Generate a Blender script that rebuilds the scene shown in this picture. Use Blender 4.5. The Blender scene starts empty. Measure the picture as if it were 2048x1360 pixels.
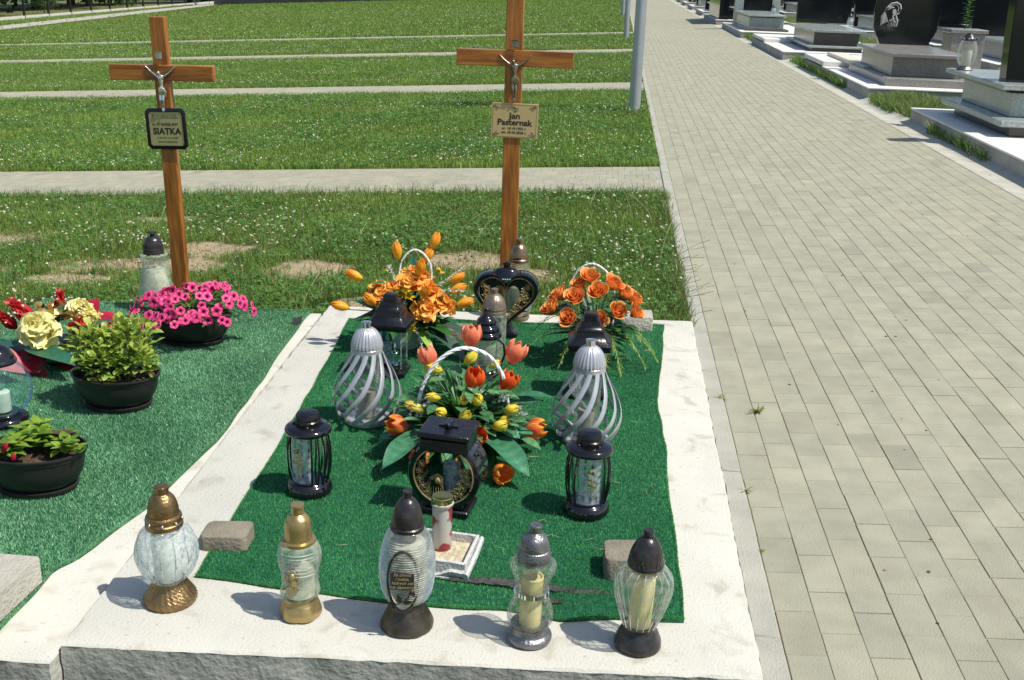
import bpy, math, random
import numpy as np
from mathutils import Matrix, Vector
random.seed(7); rng = np.random.default_rng(11)
PI = math.pi; R = math.radians
scene = bpy.context.scene
COL = scene.collection

# ------------------------------------------------------------------ camera
CAMH = 1.64          # eye height over the paving
K = 0.057            # the ground rises gently towards the tomb rows
def gz(x): return K * x
f_px, W_px = 2200.0, 2048.0
rho = math.atan(.035); pit = math.atan(741.2 / f_px); yaw = math.atan(193.2 / math.hypot(f_px, 741.2))
Fv = Vector((-math.sin(yaw)*math.cos(pit), math.cos(yaw)*math.cos(pit), -math.sin(pit)))
R0 = Vector((math.cos(yaw), math.sin(yaw), 0)); D0 = Fv.cross(R0)
Rv = math.cos(rho)*R0 - math.sin(rho)*D0; Dv = math.sin(rho)*R0 + math.cos(rho)*D0
cam = bpy.data.cameras.new('camera'); co = bpy.data.objects.new('camera', cam); COL.objects.link(co)
m = Matrix((Rv, -Dv, -Fv)).transposed().to_4x4(); m.translation = Vector((0, 0, CAMH)); co.matrix_world = m
cam.sensor_width = 36; cam.lens = f_px / W_px * 36; cam.clip_end = 2000; cam.clip_start = .05
scene.camera = co
# ------------------------------------------------------------------ light
SUN_EL, SUN_AZ = R(58), (0.955, -0.297)       # horizontal direction towards the sun
w = bpy.data.worlds.new('World'); scene.world = w; w.use_nodes = True
nt = w.node_tree; bg = nt.nodes['Background']
sky = nt.nodes.new('ShaderNodeTexSky'); sky.sky_type = 'NISHITA'; sky.sun_disc = False
sky.sun_elevation = SUN_EL; sky.sun_rotation = math.atan2(SUN_AZ[0], SUN_AZ[1]); sky.air_density = 1.0; sky.dust_density = 1.2
nt.links.new(sky.outputs[0], bg.inputs[0]); bg.inputs[1].default_value = .105
sd = Vector((SUN_AZ[0]*math.cos(SUN_EL), SUN_AZ[1]*math.cos(SUN_EL), math.sin(SUN_EL)))
sl = bpy.data.lights.new('sun', 'SUN'); sl.energy = 4.1; sl.angle = R(.55); sl.color = (1, .955, .87)
so = bpy.data.objects.new('sun', sl); COL.objects.link(so); so.rotation_euler = sd.to_track_quat('Z', 'Y').to_euler(); so.location = sd*30
scene.view_settings.view_transform = 'Standard'; scene.view_settings.look = 'None'
scene.view_settings.exposure = 0.4; scene.view_settings.gamma = 1
scene.render.engine = 'CYCLES'
scene.cycles.max_bounces = 10; scene.cycles.transparent_max_bounces = 24; scene.cycles.transmission_bounces = 8
scene.cycles.caustics_reflective = False; scene.cycles.caustics_refractive = False

# ------------------------------------------------------------------ materials
MATS = {}
def M(name, base, rough=.6, metal=0.0, var=.12, vs=12, bump=.0, bs=60, spec=.5, coat=0, attr=None, trans=0, det=4, base2=None, hue2=.5):
    if name in MATS: return MATS[name]
    mt = bpy.data.materials.new(name); mt.use_nodes = True; t = mt.node_tree; n = t.nodes; L = t.links
    p = n['Principled BSDF']; p.inputs['Roughness'].default_value = rough; p.inputs['Metallic'].default_value = metal
    p.inputs['Specular IOR Level'].default_value = spec; p.inputs['Coat Weight'].default_value = coat; p.inputs['Coat Roughness'].default_value = .08
    tc = n.new('ShaderNodeTexCoord')
    no = n.new('ShaderNodeTexNoise'); no.inputs['Scale'].default_value = vs; no.inputs['Detail'].default_value = det
    L.new(tc.outputs['Object'], no.inputs['Vector'])
    if attr:
        a = n.new('ShaderNodeVertexColor'); a.layer_name = attr; src = a.outputs[0]
    else:
        c = n.new('ShaderNodeRGB'); c.outputs[0].default_value = (*base, 1); src = c.outputs[0]
    mp = n.new('ShaderNodeMapRange'); mp.inputs[1].default_value = .3; mp.inputs[2].default_value = .7
    mp.inputs[3].default_value = 1-var; mp.inputs[4].default_value = 1+var; L.new(no.outputs[0], mp.inputs[0])
    if base2:
        mx = n.new('ShaderNodeMix'); mx.data_type = 'RGBA'; r = n.new('ShaderNodeValToRGB')
        r.color_ramp.elements[0].position = hue2-.08; r.color_ramp.elements[1].position = hue2+.12
        L.new(no.outputs[0], r.inputs[0]); L.new(r.outputs[0], mx.inputs[0]); L.new(src, mx.inputs[6]); mx.inputs[7].default_value = (*base2, 1); src = mx.outputs[2]
    vm = n.new('ShaderNodeVectorMath'); vm.operation = 'SCALE'; L.new(src, vm.inputs[0]); L.new(mp.outputs[0], vm.inputs['Scale'])
    L.new(vm.outputs[0], p.inputs['Base Color'])
    if bump:
        b = n.new('ShaderNodeBump'); b.inputs['Strength'].default_value = bump; b.inputs['Distance'].default_value = .01
        n2 = n.new('ShaderNodeTexNoise'); n2.inputs['Scale'].default_value = bs; n2.inputs['Detail'].default_value = 5
        L.new(tc.outputs['Object'], n2.inputs['Vector']); L.new(n2.outputs[0], b.inputs['Height']); L.new(b.outputs[0], p.inputs['Normal'])
    if trans:   # thin leaves and petals let light through
        tr = n.new('ShaderNodeBsdfTranslucent'); L.new(vm.outputs[0], tr.inputs[0]); ms = n.new('ShaderNodeMixShader')
        ms.inputs[0].default_value = trans; L.new(p.outputs[0], ms.inputs[1]); L.new(tr.outputs[0], ms.inputs[2]); L.new(ms.outputs[0], n['Material Output'].inputs[0])
    MATS[name] = mt; return mt

def glassM(name, tint=(.93, .97, .96), rough=.05, refr=.3, gloss=.25, bump=.0, bs=90, milky=0.0, milk=(.8, .82, .78), irid=False):
    """thin glass: mostly see-through, fresnel gloss, a share of real refraction, milkiness broken up by noise to paint in highlights"""
    if name in MATS: return MATS[name]
    mt = bpy.data.materials.new(name); mt.use_nodes = True; t = mt.node_tree; n = t.nodes; L = t.links; n.remove(n['Principled BSDF'])
    out = n['Material Output']; tr = n.new('ShaderNodeBsdfTransparent'); tr.inputs[0].default_value = (*tint, 1)
    rf = n.new('ShaderNodeBsdfGlass'); rf.inputs[0].default_value = (*tint, 1); rf.inputs[1].default_value = rough; rf.inputs[2].default_value = 1.07
    gl = n.new('ShaderNodeBsdfGlossy'); gl.inputs[1].default_value = rough + .03; gl.inputs[0].default_value = (.95, .97, 1, 1)
    lw = n.new('ShaderNodeLayerWeight'); lw.inputs[0].default_value = gloss
    m1 = n.new('ShaderNodeMixShader'); m1.inputs[0].default_value = refr; L.new(tr.outputs[0], m1.inputs[1]); L.new(rf.outputs[0], m1.inputs[2])
    last = m1
    if milky:  # noisy white share: milkiness plus painted highlight streaks and sparkle
        df = n.new('ShaderNodeBsdfDiffuse'); df.inputs[0].default_value = (*milk, 1); tl = n.new('ShaderNodeBsdfTranslucent'); tl.inputs[0].default_value = (*milk, 1)
        a = n.new('ShaderNodeMixShader'); a.inputs[0].default_value = .5; L.new(df.outputs[0], a.inputs[1]); L.new(tl.outputs[0], a.inputs[2])
        m2 = n.new('ShaderNodeMixShader'); tq = n.new('ShaderNodeTexCoord'); mo = n.new('ShaderNodeTexNoise'); mo.inputs['Scale'].default_value = bs*.8; mo.inputs['Detail'].default_value = 4; L.new(tq.outputs['Object'], mo.inputs[0]); mr = n.new('ShaderNodeMapRange'); mr.inputs[1].default_value = .3; mr.inputs[2].default_value = .7; mr.inputs[3].default_value = 0; mr.inputs[4].default_value = min(1, milky*2.1); L.new(mo.outputs[0], mr.inputs[0]); L.new(mr.outputs[0], m2.inputs[0]); L.new(m1.outputs[0], m2.inputs[1]); L.new(a.outputs[0], m2.inputs[2]); last = m2
    m3 = n.new('ShaderNodeMixShader'); hf = n.new('ShaderNodeMath'); hf.operation = 'MULTIPLY'; hf.inputs[1].default_value = .5; L.new(lw.outputs[0], hf.inputs[0]); L.new(hf.outputs[0], m3.inputs[0]); L.new(last.outputs[0], m3.inputs[1]); L.new(gl.outputs[0], m3.inputs[2])
    tc = n.new('ShaderNodeTexCoord')
    if irid:
        no = n.new('ShaderNodeTexNoise'); no.inputs['Scale'].default_value = 14; no.inputs['Detail'].default_value = 2; L.new(tc.outputs['Object'], no.inputs[0])
        r = n.new('ShaderNodeValToRGB'); e = r.color_ramp.elements; e[0].position = .3; e[0].color = (.5, .8, 1, 1); e[1].position = .7; e[1].color = (1, .75, .9, 1)
        k = r.color_ramp.elements.new(.5); k.color = (.45, .4, 1, 1); L.new(no.outputs[0], r.inputs[0]); L.new(r.outputs[0], gl.inputs[0])
    if bump:
        b = n.new('ShaderNodeBump'); b.inputs['Strength'].default_value = bump; b.inputs['Distance'].default_value = .004
        v = n.new('ShaderNodeTexVoronoi'); v.inputs['Scale'].default_value = bs; L.new(tc.outputs['Object'], v.inputs['Vector'])
        L.new(v.outputs[0], b.inputs['Height'])
        for q in (rf, gl): L.new(b.outputs[0], q.inputs['Normal'])
    L.new(m3.outputs[0], out.inputs[0]); MATS[name] = mt; return mt

GOLD = M('antique_gold', (.27, .175, .08), .36, .85, .25, 40, .25, 160)
GOLD_S = M('satin_gold', (.44, .32, .14), .34, .75, .12, 30, .08, 80)
BRASS = M('bright_brass', (.75, .55, .2), .22, 1, .1, 20, .05, 60)
BRONZE = M('dark_bronze', (.085, .068, .05), .32, .7, .3, 30, .2, 120)
GUN = M('gunmetal', (.055, .05, .05), .28, .6, .25, 40, .15, 90)
PEWTER = M('aged_pewter', (.22, .22, .225), .36, .8, .3, 45, .3, 130)
SILVER = M('silver_paint', (.45, .46, .485), .34, .45, .06, 20, .05, 80)
CHROME = M('bright_chrome', (.8, .8, .82), .15, 1, .05, 20)
BLACK = M('black_gloss', (.006, .006, .009), .16, 0, .3, 20, .05, 50, .6, .5)
BLACKM = M('black_satin', (.006, .006, .008), .27, 0, .3, 30, .15, 60)
CERAM = M('black_ceramic', (.006, .006, .008), .12, 0, .2, 12, .02, 20, .5, .4)
GRELIEF = M('relief_gold', (.4, .31, .14), .4, .6, .3, 60, .2, 200)
WAX = M('yellow_wax', (.88, .8, .42), .45, 0, .08, 30, .05, 60, .5, 0, None, .25)
WAXW = M('white_wax', (.75, .75, .68), .5, 0, .08, 30, 0, 60, .5, 0, None, .3)
WICKERW = M('white_wicker', (.78, .78, .76), .5, 0, .08, 60, .2, 90)
GL_CR = glassM('crackle_glass', (.95, .99, 1), .04, .12, .22, 1.0, 120, .3, (.9, .97, 1))
GL_CL = glassM('ribbed_clear_glass', (.98, .99, .97),   .04, .12, .22, .25, 60, .13, (.85, .87, .78))
GL_SM = glassM('smoky_wax_glass', (.96, .98, .93), .07, .1, .2, .2, 60, .3, (.72, .76, .64))
GL_HM = glassM('hammered_glass', (.98, .98, .95), .05, .12, .22, .8, 110, .1, (.75, .77, .66))
GL_PL = glassM('flat_pane_glass', (.9, .96, .94), .02, .05, .12)
GL_FR = glassM('frosted_panel', (.85, .9, .92), .15, .2, .3, .5, 80, .5, (.72, .78, .82))
GL_IR = glassM('iridescent_glass', (.84, .95, .95), .05, .02, .1, .1, 30, .08, (.4, .7, .72), True)

# ------------------------------------------------------------------ mesh helpers
class MB:
    def __init__(s): s.v = []; s.f = []; s.c = []; s.sm = []
    def add(s, v, f, col=None, smooth=True):
        o = len(s.v); s.v += [tuple(p) for p in v]; s.f += [tuple(o+i for i in q) for q in f]; s.sm += [smooth]*len(f)
        if col is None: col = (1, 1, 1)
        if len(v) and len(col) == 3 and not hasattr(col[0], '__len__'): s.c += [col]*len(v)
        else: s.c += list(col)
    def xf(s, mtx, i0=0):
        for i in range(i0, len(s.v)): s.v[i] = tuple(mtx @ Vector(s.v[i]))
    def box(s, x0, x1, y0, y1, z0, z1, b=0, col=None):
        if b <= 0:
            v = [(x, y, z) for z in (z0, z1) for y in (y0, y1) for x in (x0, x1)]
            s.add(v, [(0, 2, 3, 1), (4, 5, 7, 6), (0, 1, 5, 4), (2, 6, 7, 3), (0, 4, 6, 2), (1, 3, 7, 5)], col, False); return
        rings = []
        for z, i in ((z0, b), (z0+b, 0), (z1-b, 0), (z1, b)):
            X0, X1, Y0, Y1 = x0+i, x1-i, y0+i, y1-i; k = b if i == 0 else b*.3
            rings.append([(X0+k, Y0, z), (X1-k, Y0, z), (X1, Y0+k, z), (X1, Y1-k, z), (X1-k, Y1, z), (X0+k, Y1, z), (X0, Y1-k, z), (X0, Y0+k, z)])
        v = sum(rings, []); f = []
        for r in range(3):
            for j in range(8): a = r*8+j; c2 = r*8+(j+1) % 8; f.append((a, c2, c2+8, a+8))
        f.append(tuple(range(7, -1, -1))); f.append(tuple(24+j for j in range(8))); s.add(v, f, col, False)
    def lathe(s, prof, seg=40, fn=None, cap=True, col=None, cx=0, cy=0, sx=1, sy=1, smooth=True, a0=0):
        v = []; f = []; n = len(prof)
        for r, z in prof:
            for j in range(seg):
                a = a0 + 2*PI*j/seg; rr = r*(fn(a, z, r) if fn else 1)
                v.append((cx+rr*math.cos(a)*sx, cy+rr*math.sin(a)*sy, z))
        for i in range(n-1):
            for j in range(seg): k = (j+1) % seg; f.append((i*seg+j, i*seg+k, (i+1)*seg+k, (i+1)*seg+j))
        if cap:
            if prof[0][0] > 1e-4: f.append(tuple(range(seg-1, -1, -1)))
            if prof[-1][0] > 1e-4: f.append(tuple((n-1)*seg+j for j in range(seg)))
        s.add(v, f, col, smooth)
    def tube(s, pts, r, seg=8, col=None, flat=None, up=None, twist=0):
        pts = [Vector(p) for p in pts]; n = len(pts); v = []; f = []
        rs = r if hasattr(r, '__len__') else [r]*n
        for i in range(n):
            d = (pts[min(i+1, n-1)]-pts[max(i-1, 0)]).normalized()
            u = Vector(up[i]) if up else (Vector((0, 0, 1)) if abs(d.z) < .9 else Vector((1, 0, 0)))
            a = d.cross(u).normalized(); b = a.cross(d).normalized(); ra = rs[i]*(flat[0] if flat else 1); rb = rs[i]*(flat[1] if flat else 1)
            for j in range(seg):
                t = 2*PI*j/seg + twist*i; v.append(pts[i] + a*math.cos(t)*ra + b*math.sin(t)*rb)
        for i in range(n-1):
            for j in range(seg): k = (j+1) % seg; f.append((i*seg+j, i*seg+k, (i+1)*seg+k, (i+1)*seg+j))
        f.append(tuple(range(seg-1, -1, -1))); f.append(tuple((n-1)*seg+j for j in range(seg))); s.add(v, f, col, True)
    def ball(s, c, r, seg=10, sz=1, col=None):
        s.lathe([(max(1e-5, r*math.sin(PI*i/(seg//2+1))), c[2]-r*sz*math.cos(PI*i/(seg//2+1))) for i in range(seg//2+2)], seg, None, False, col, c[0], c[1])
    def leaf(s, p, d, up, ln, wd, curl=.3, fold=.15, n=6, col=None, wave=0, tipw=.5, col2=None, rd=False, vein=0):
        """curved blade starting at p along d; curl bends it away from 'up'"""
        p = Vector(p); d = Vector(d).normalized(); u = Vector(up); sd_ = d.cross(u)
        if sd_.length < 1e-4: sd_ = d.cross(Vector((1, .3, 0)))
        sd_.normalize(); u = sd_.cross(d).normalized(); v = []; f = []; cs = []
        q = p.copy(); dd = d.copy()
        for i in range(n+1):
            t = i/n; wv = wd*.5*max(.02, math.sin(PI*min(1, t**(.8 if tipw >= .5 else .6)*.97+.03))) * (1 if t < .98 else .1)
            if rd: wv = wd*.5*(min(1, .12+2.2*t)*max(.0, 1-t**3.5)**.55+.01)
            if i: q = q + dd*(ln/n)
            wz = math.sin(t*9+p.x*50)*wave*wd
            for k in (-1, 0, 1): v.append(q + sd_*k*wv + u*(abs(k)*fold*wv + (wz if k else 0)*(k if wave else 1)))
            if col is not None:
                c2 = col2 or col; cc_ = tuple((col[m_]*(1-t)+c2[m_]*t)*(1+vein*(-1)**i) for m_ in range(3)); cs += [cc_, tuple(q_*(1+2*vein) for q_ in cc_), cc_]  # lighter rows and midrib: veins with their highlights painted into the colour
            rot = Matrix.Rotation(-curl/n, 3, sd_); dd = rot @ dd; u = rot @ u
        for i in range(n):
            for k in (0, 1): a = i*3+k; f.append((a, a+1, a+4, a+3))
        s.add(v, f, cs if col is not None else None, True)
    def obj(s, name, mat, parent=None, loc=None, rot=None, cl=False):
        me = bpy.data.meshes.new(name); me.from_pydata(s.v, [], s.f); me.polygons.foreach_set('use_smooth', s.sm)
        if cl:
            a = me.color_attributes.new('Col', 'FLOAT_COLOR', 'POINT'); a.data.foreach_set('color', np.array([(*c, 1) for c in s.c], dtype=np.float32).ravel())
        me.materials.append(mat); me.update(); me.set_sharp_from_angle(angle=R(38))
        o = bpy.data.objects.new(name, me); COL.objects.link(o)
        if parent: o.parent = parent
        if loc: o.location = loc
        if rot is not None: o.rotation_euler = rot
        return o
def tag(o, label, cat, group=None, kind=None):
    if label: o['label'] = label
    if cat: o['category'] = cat
    if group: o['group'] = group
    if kind: o['kind'] = kind
    return o
def thing(name, label, cat, loc, rz=0, group=None, tilt=(0, 0)):
    o = bpy.data.objects.new(name, None); COL.objects.link(o); o.location = loc; o.rotation_euler = (tilt[0], tilt[1], rz); o.empty_display_size = .05
    return tag(o, label, cat, group)
def struct(o): o['kind'] = 'structure'; return o
def npmesh(name, V, tris, quads, mat, cols=None, smooth=False):
    me = bpy.data.meshes.new(name); V = np.asarray(V, np.float32); nt_, nq = len(tris), len(quads)
    me.vertices.add(len(V)); me.vertices.foreach_set('co', V.ravel())
    me.loops.add(nt_*3+nq*4)
    idx = np.concatenate([np.asarray(tris, np.int32).ravel(), np.asarray(quads, np.int32).ravel()]) if nq else np.asarray(tris, np.int32).ravel()
    me.loops.foreach_set('vertex_index', idx.astype(np.int32)); me.polygons.add(nt_+nq)
    st = np.concatenate([np.arange(nt_)*3, nt_*3+np.arange(nq)*4]).astype(np.int32); me.polygons.foreach_set('loop_start', st)
    me.update(calc_edges=True)
    if cols is not None:
        a = me.color_attributes.new('Col', 'FLOAT_COLOR', 'POINT'); c = np.ones((len(V), 4), np.float32); c[:, :3] = cols; a.data.foreach_set('color', c.ravel())
    me.polygons.foreach_set('use_smooth', np.full(nt_+nq, bool(smooth)))
    me.materials.append(mat); me.validate(); o = bpy.data.objects.new(name, me); COL.objects.link(o); return o
def text(name, body, size, mat, parent, loc, rot=(PI/2, 0, 0), bold=0, ex=.0004, align='CENTER', shear=0, sx=1):
    cu = bpy.data.curves.new(name, 'FONT'); cu.body = body; cu.size = size; cu.align_x = align; cu.align_y = 'CENTER'; cu.extrude = ex; cu.offset = bold; cu.shear = shear; cu.resolution_u = 3
    t = bpy.data.objects.new('tmp', cu); COL.objects.link(t); bpy.context.view_layer.update()
    me = bpy.data.meshes.new_from_object(t.evaluated_get(bpy.context.evaluated_depsgraph_get())); bpy.data.objects.remove(t)
    me.materials.clear(); me.materials.append(mat); me.name = name
    o = bpy.data.objects.new(name, me); COL.objects.link(o); o.parent = parent; o.location = loc; o.rotation_euler = rot; o.scale = (sx, 1, 1); return o
def copy_tree(o, parent=None):
    c = o.copy(); COL.objects.link(c)
    if parent: c.parent = parent; c.matrix_parent_inverse = o.matrix_parent_inverse
    for ch in [x for x in ALLCH.get(o.name, [])]: copy_tree(ch, c)
    return c
ALLCH = {}
def index_children(o):
    ALLCH[o.name] = list(o.children)
    for c in o.children: index_children(c)
# ================================================================== SETTING
LAWN = M('lawn_ground', (.05, .085, .02), .9, 0, .35, 3, .6, 40, .2, det=8, base2=(.11, .1, .04), hue2=.56)
def lawn_soil_mat():
    mt = M('soil_and_turf', (1, 1, 1), .95, 0, .18, 25, .8, 90, .1, attr='Col', det=9); return mt
SOILS = [(-4.2, 7.05, .4, .3), (-3.25, 7.7, .32, .12), (-2.8, 6.35, .62, .24), (-2.5, 6.75, .42, .2), (-3.1, 6.0, .35, .14), (-1.8, 6.2, .3, .24), (-.85, 6.45, .4, .26), (-1.25, 5.5, .22, .16), (-2.4, 5.85, .3, .14), (-.4, 6.1, .2, .2), (-3.9, 6.2, .3, .2)]
def soilness(x, y):
    s = np.zeros_like(x)
    wob = .28*np.sin(x*7+y*3) + .3*np.sin(y*13-x*5)*np.sin(x*11) + .28*np.sin(x*29+y*17)*np.sin(y*31-x*9) + .2*np.sin(x*61+3*np.sin(y*23))*np.sin(y*57)
    for cx, cy, rx, ry in SOILS:
        d = ((x-cx)/rx)**2 + ((y-cy)/ry)**2; s = np.maximum(s, np.clip(1.35 - d + .95*wob, 0, 1))
    return s
g = MB(); 
xs = [-120, -60, -35, -20, -10, -5, 0, 5, 10, 20, 40, 80]; ys = [-15, 0, 5, 10, 20, 40, 80, 160]
v = [(x, y, gz(x)-.03) for y in ys for x in xs]; nx = len(xs)
g.add(v, [(j*nx+i, j*nx+i+1, (j+1)*nx+i+1, (j+1)*nx+i) for j in range(len(ys)-1) for i in range(nx-1)])
struct(g.obj('ground', LAWN))
# soil under the near lawn, worn bare in patches
nx, ny = 420, 230; X, Y = np.meshgrid(np.linspace(-7, .43, nx), np.linspace(4.6, 8.6, ny)); s = soilness(X, Y)
Z = K*X - .010 + .005*np.sin(X*9)*np.sin(Y*11) + .006*np.sin(X*3+Y*4)
V = np.stack([X.ravel(), Y.ravel(), Z.ravel()], 1); a = (np.arange(ny-1)[:, None]*nx + np.arange(nx-1)[None]).ravel()
Q = np.stack([a, a+1, a+nx+1, a+nx], 1); sr = s.ravel()[:, None]
cols = np.array([[.06, .08, .025]])*(1-sr) + np.array([[.34, .27, .165]])*sr
struct(npmesh('bare_soil', V, np.zeros((0, 3), int), Q, lawn_soil_mat(), cols, True))

PAVE = M('concrete_paver', (1, 1, 1), .82, 0, .1, 9, .35, 220, .3, attr='Col', det=8)
SAND = M('joint_sand', (.34, .285, .175), .95, 0, .3, 50, .4, 200, .1)
KERB = M('kerb_concrete', (.35, .345, .29), .85, 0, .12, 8, .4, 150, .3, det=8)
def pavers(name, X0, Y0, ncol, nrow, w, l, along_y_stagger=True):
    """chamfered concrete blocks; the long side runs along Y"""
    tx = np.array([0, 1, 1, 0]); ty = np.array([0, 0, 1, 1]); j = .0022; c = .0014
    i, r = np.meshgrid(np.arange(ncol), np.arange(nrow)); i = i.ravel(); r = r.ravel(); n = len(i)
    if along_y_stagger: bx = X0 + i*w; by = Y0 + r*l + (i % 2)*l*.5
    else: bx = X0 + i*w + (r % 2)*w*.5; by = Y0 + r*l
    bx = bx + rng.normal(0, .0007, n); by = by + rng.normal(0, .0012, n)
    x0, x1 = bx+j/2, bx+w-j/2; y0, y1 = by+j/2, by+l-j/2; hz = rng.normal(0, .0005, n); tlt = rng.normal(0, .0016, n)
    def ring(ins, dz):
        XX = np.stack([x0+ins, x1-ins, x1-ins, x0+ins], 1); YY = np.stack([y0+ins, y0+ins, y1-ins, y1-ins], 1)
        ZZ = K*XX + (hz+dz)[:, None] + (XX-XX.mean(1, keepdims=True))*tlt[:, None]; return np.stack([XX, YY, ZZ], 2)
    A, B, Cc = ring(0, -.03+0*hz), ring(0, -c+0*hz), ring(c, 0*hz)
    V = np.concatenate([A, B, Cc], 1).reshape(-1, 3); o = (np.arange(n)*12)[:, None]
    q = [[8, 9, 10, 11]] + [[4+k, 4+(k+1) % 4, 8+(k+1) % 4, 8+k] for k in range(4)] + [[k, (k+1) % 4, 4+(k+1) % 4, 4+k] for k in range(4)]
    Q = np.concatenate([o+np.array(k)[None] for k in q]); t = rng.random(n)[:, None]; dk = np.where(rng.random(n) < .035, .88, 1.0)[:, None]*(1+rng.normal(0, .02, n))[:, None]
    big = (.5+.5*np.sin(bx*1.7+by*.9)*np.sin(by*.55+1))[:, None]; t = np.clip(t*.6+big*.4, 0, 1)
    col = (np.array([[.30, .295, .222]])*(1-t) + np.array([[.35, .333, .24]])*t)*dk
    return struct(npmesh(name, V, np.zeros((0, 3), int), Q, PAVE, np.repeat(col, 12, 0)))
def sheet(name, x0, x1, y0, y1, dz, mat):
    b = MB(); n = 6; vs_ = [(x0+(x1-x0)*i/n, y, gz(x0+(x1-x0)*i/n)+dz) for y in (y0, y1) for i in range(n+1)]
    b.add(vs_, [(i, i+1, i+n+2, i+n+1) for i in range(n)]); return struct(b.obj(name, mat))
pavers('main_path', .515, .4, 24, 425, .1035, .203); sheet('path_bedding', .44, 3.02, .2, 90, -.0032, SAND)
k = MB()
for i in range(92): # kerb stones of the path, one metre each
    k.box(.443, .513, -.5+i*1.0+.003, -.5+(i+1)*1.0-.003, gz(.48)-.09, gz(.48)+.006 + random.uniform(-.001, .002), .004)
struct(k.obj('path_kerb', KERB))
CP = [8.62, 16.62, 24.7, 32.3]
for n_, y in enumerate(CP):
    nc = 190 if n_ < 3 else 250; pavers('cross_path', .44-.1035*(nc+.5), y, nc, 6, .1035, .2, False)
    sheet('path_bedding', .44-.1035*nc, .44, y-.0, y+1.2, -.0035, KERB)
# light concrete gutter on the tomb side, a shallow dished strip
gt = MB(); prof = [(3.0, .002), (3.03, .006), (3.09, -.008), (3.17, -.012), (3.25, .0), (3.3, .02), (3.32, -.05)]
for i in range(170):
    y0, y1 = i*.5, i*.5+.496; gt.add([(x, y, gz(x)+z) for y in (y0, y1) for x, z in prof], [(q, q+1, q+8, q+7) for q in range(6)], smooth=False)
struct(gt.obj('gutter', M('gutter_concrete', (.43, .42, .35), .85, 0, .12, 6, .4, 120, .3, det=8)))
# the far path that closes the field on the left, and the dry strip by the fence
fp = MB(); fp.add([(-23.5, 30, gz(-23.5)+.004), (-25.5, 30, gz(-25.5)+.004), (-35.5, 100, gz(-35.5)+.004), (-33.2, 100, gz(-33.2)+.004)], [(0, 3, 2, 1)]); struct(fp.obj('far_path', M('far_path_concrete', (.38, .37, .3), .9, 0, .1, .5, .1, 10)))
dr = MB(); dr.add([(-27, 30, gz(-27)), (-60, 30, gz(-60)+.2), (-60, 130, gz(-60)+.2), (-37, 130, gz(-37))], [(0, 3, 2, 1)]); struct(dr.obj('dry_meadow', M('dry_meadow_grass', (.17, .16, .07), .95, 0, .4, .8, .5, 6, .1, base2=(.1, .13, .04), hue2=.5)))
fc = MB(); fc.add([(-6, 82.5, gz(-6)+.003), (6, 82.5, gz(6)+.003), (6, 85, gz(6)+.003), (-6, 85, gz(-6)+.003)], [(0, 1, 2, 3)]); struct(fc.obj('end_path', MATS['far_path_concrete']))

# ================================================================== GRAVE SURROUNDS
def white_concrete():
    mt = M('whitewashed_concrete', (.52, .508, .445), .85, 0, .05, 5, .3, 130, .3, det=8); t = mt.node_tree; n = t.nodes; L = t.links; p = n['Principled BSDF']
    old = p.inputs['Base Color'].links[0].from_socket; tc = n.new('ShaderNodeTexCoord')
    st = n.new('ShaderNodeTexNoise'); st.inputs['Scale'].default_value = 9; st.inputs['Detail'].default_value = 10; st.inputs['Distortion'].default_value = .6; L.new(tc.outputs['Object'], st.inputs[0])
    r = n.new('ShaderNodeValToRGB'); r.color_ramp.elements[0].position = .57; r.color_ramp.elements[1].position = .70; L.new(st.outputs[0], r.inputs[0])
    st2 = n.new('ShaderNodeTexNoise'); st2.inputs['Scale'].default_value = 60; st2.inputs['Detail'].default_value = 4; L.new(tc.outputs['Object'], st2.inputs[0])
    r2 = n.new('ShaderNodeValToRGB'); r2.color_ramp.elements[0].position = .63; r2.color_ramp.elements[1].position = .71; L.new(st2.outputs[0], r2.inputs[0])
    add = n.new('ShaderNodeMath'); add.operation = 'MAXIMUM'; L.new(r.outputs[0], add.inputs[0]); L.new(r2.outputs[0], add.inputs[1])
    sc_ = n.new('ShaderNodeMath'); sc_.operation = 'MULTIPLY'; sc_.inputs[1].default_value = .5; L.new(add.outputs[0], sc_.inputs[0])
    mx = n.new('ShaderNodeMix'); mx.data_type = 'RGBA'; L.new(sc_.outputs[0], mx.inputs[0]); L.new(old, mx.inputs[6]); mx.inputs[7].default_value = (.3, .26, .18, 1)
    L.new(mx.outputs[2], p.inputs['Base Color']); return mt
WHITE = white_concrete(); ROUGH = M('board_marked_concrete', (.38, .37, .33), .95, 0, .3, 14, .5, 60, .2, det=9)
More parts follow.
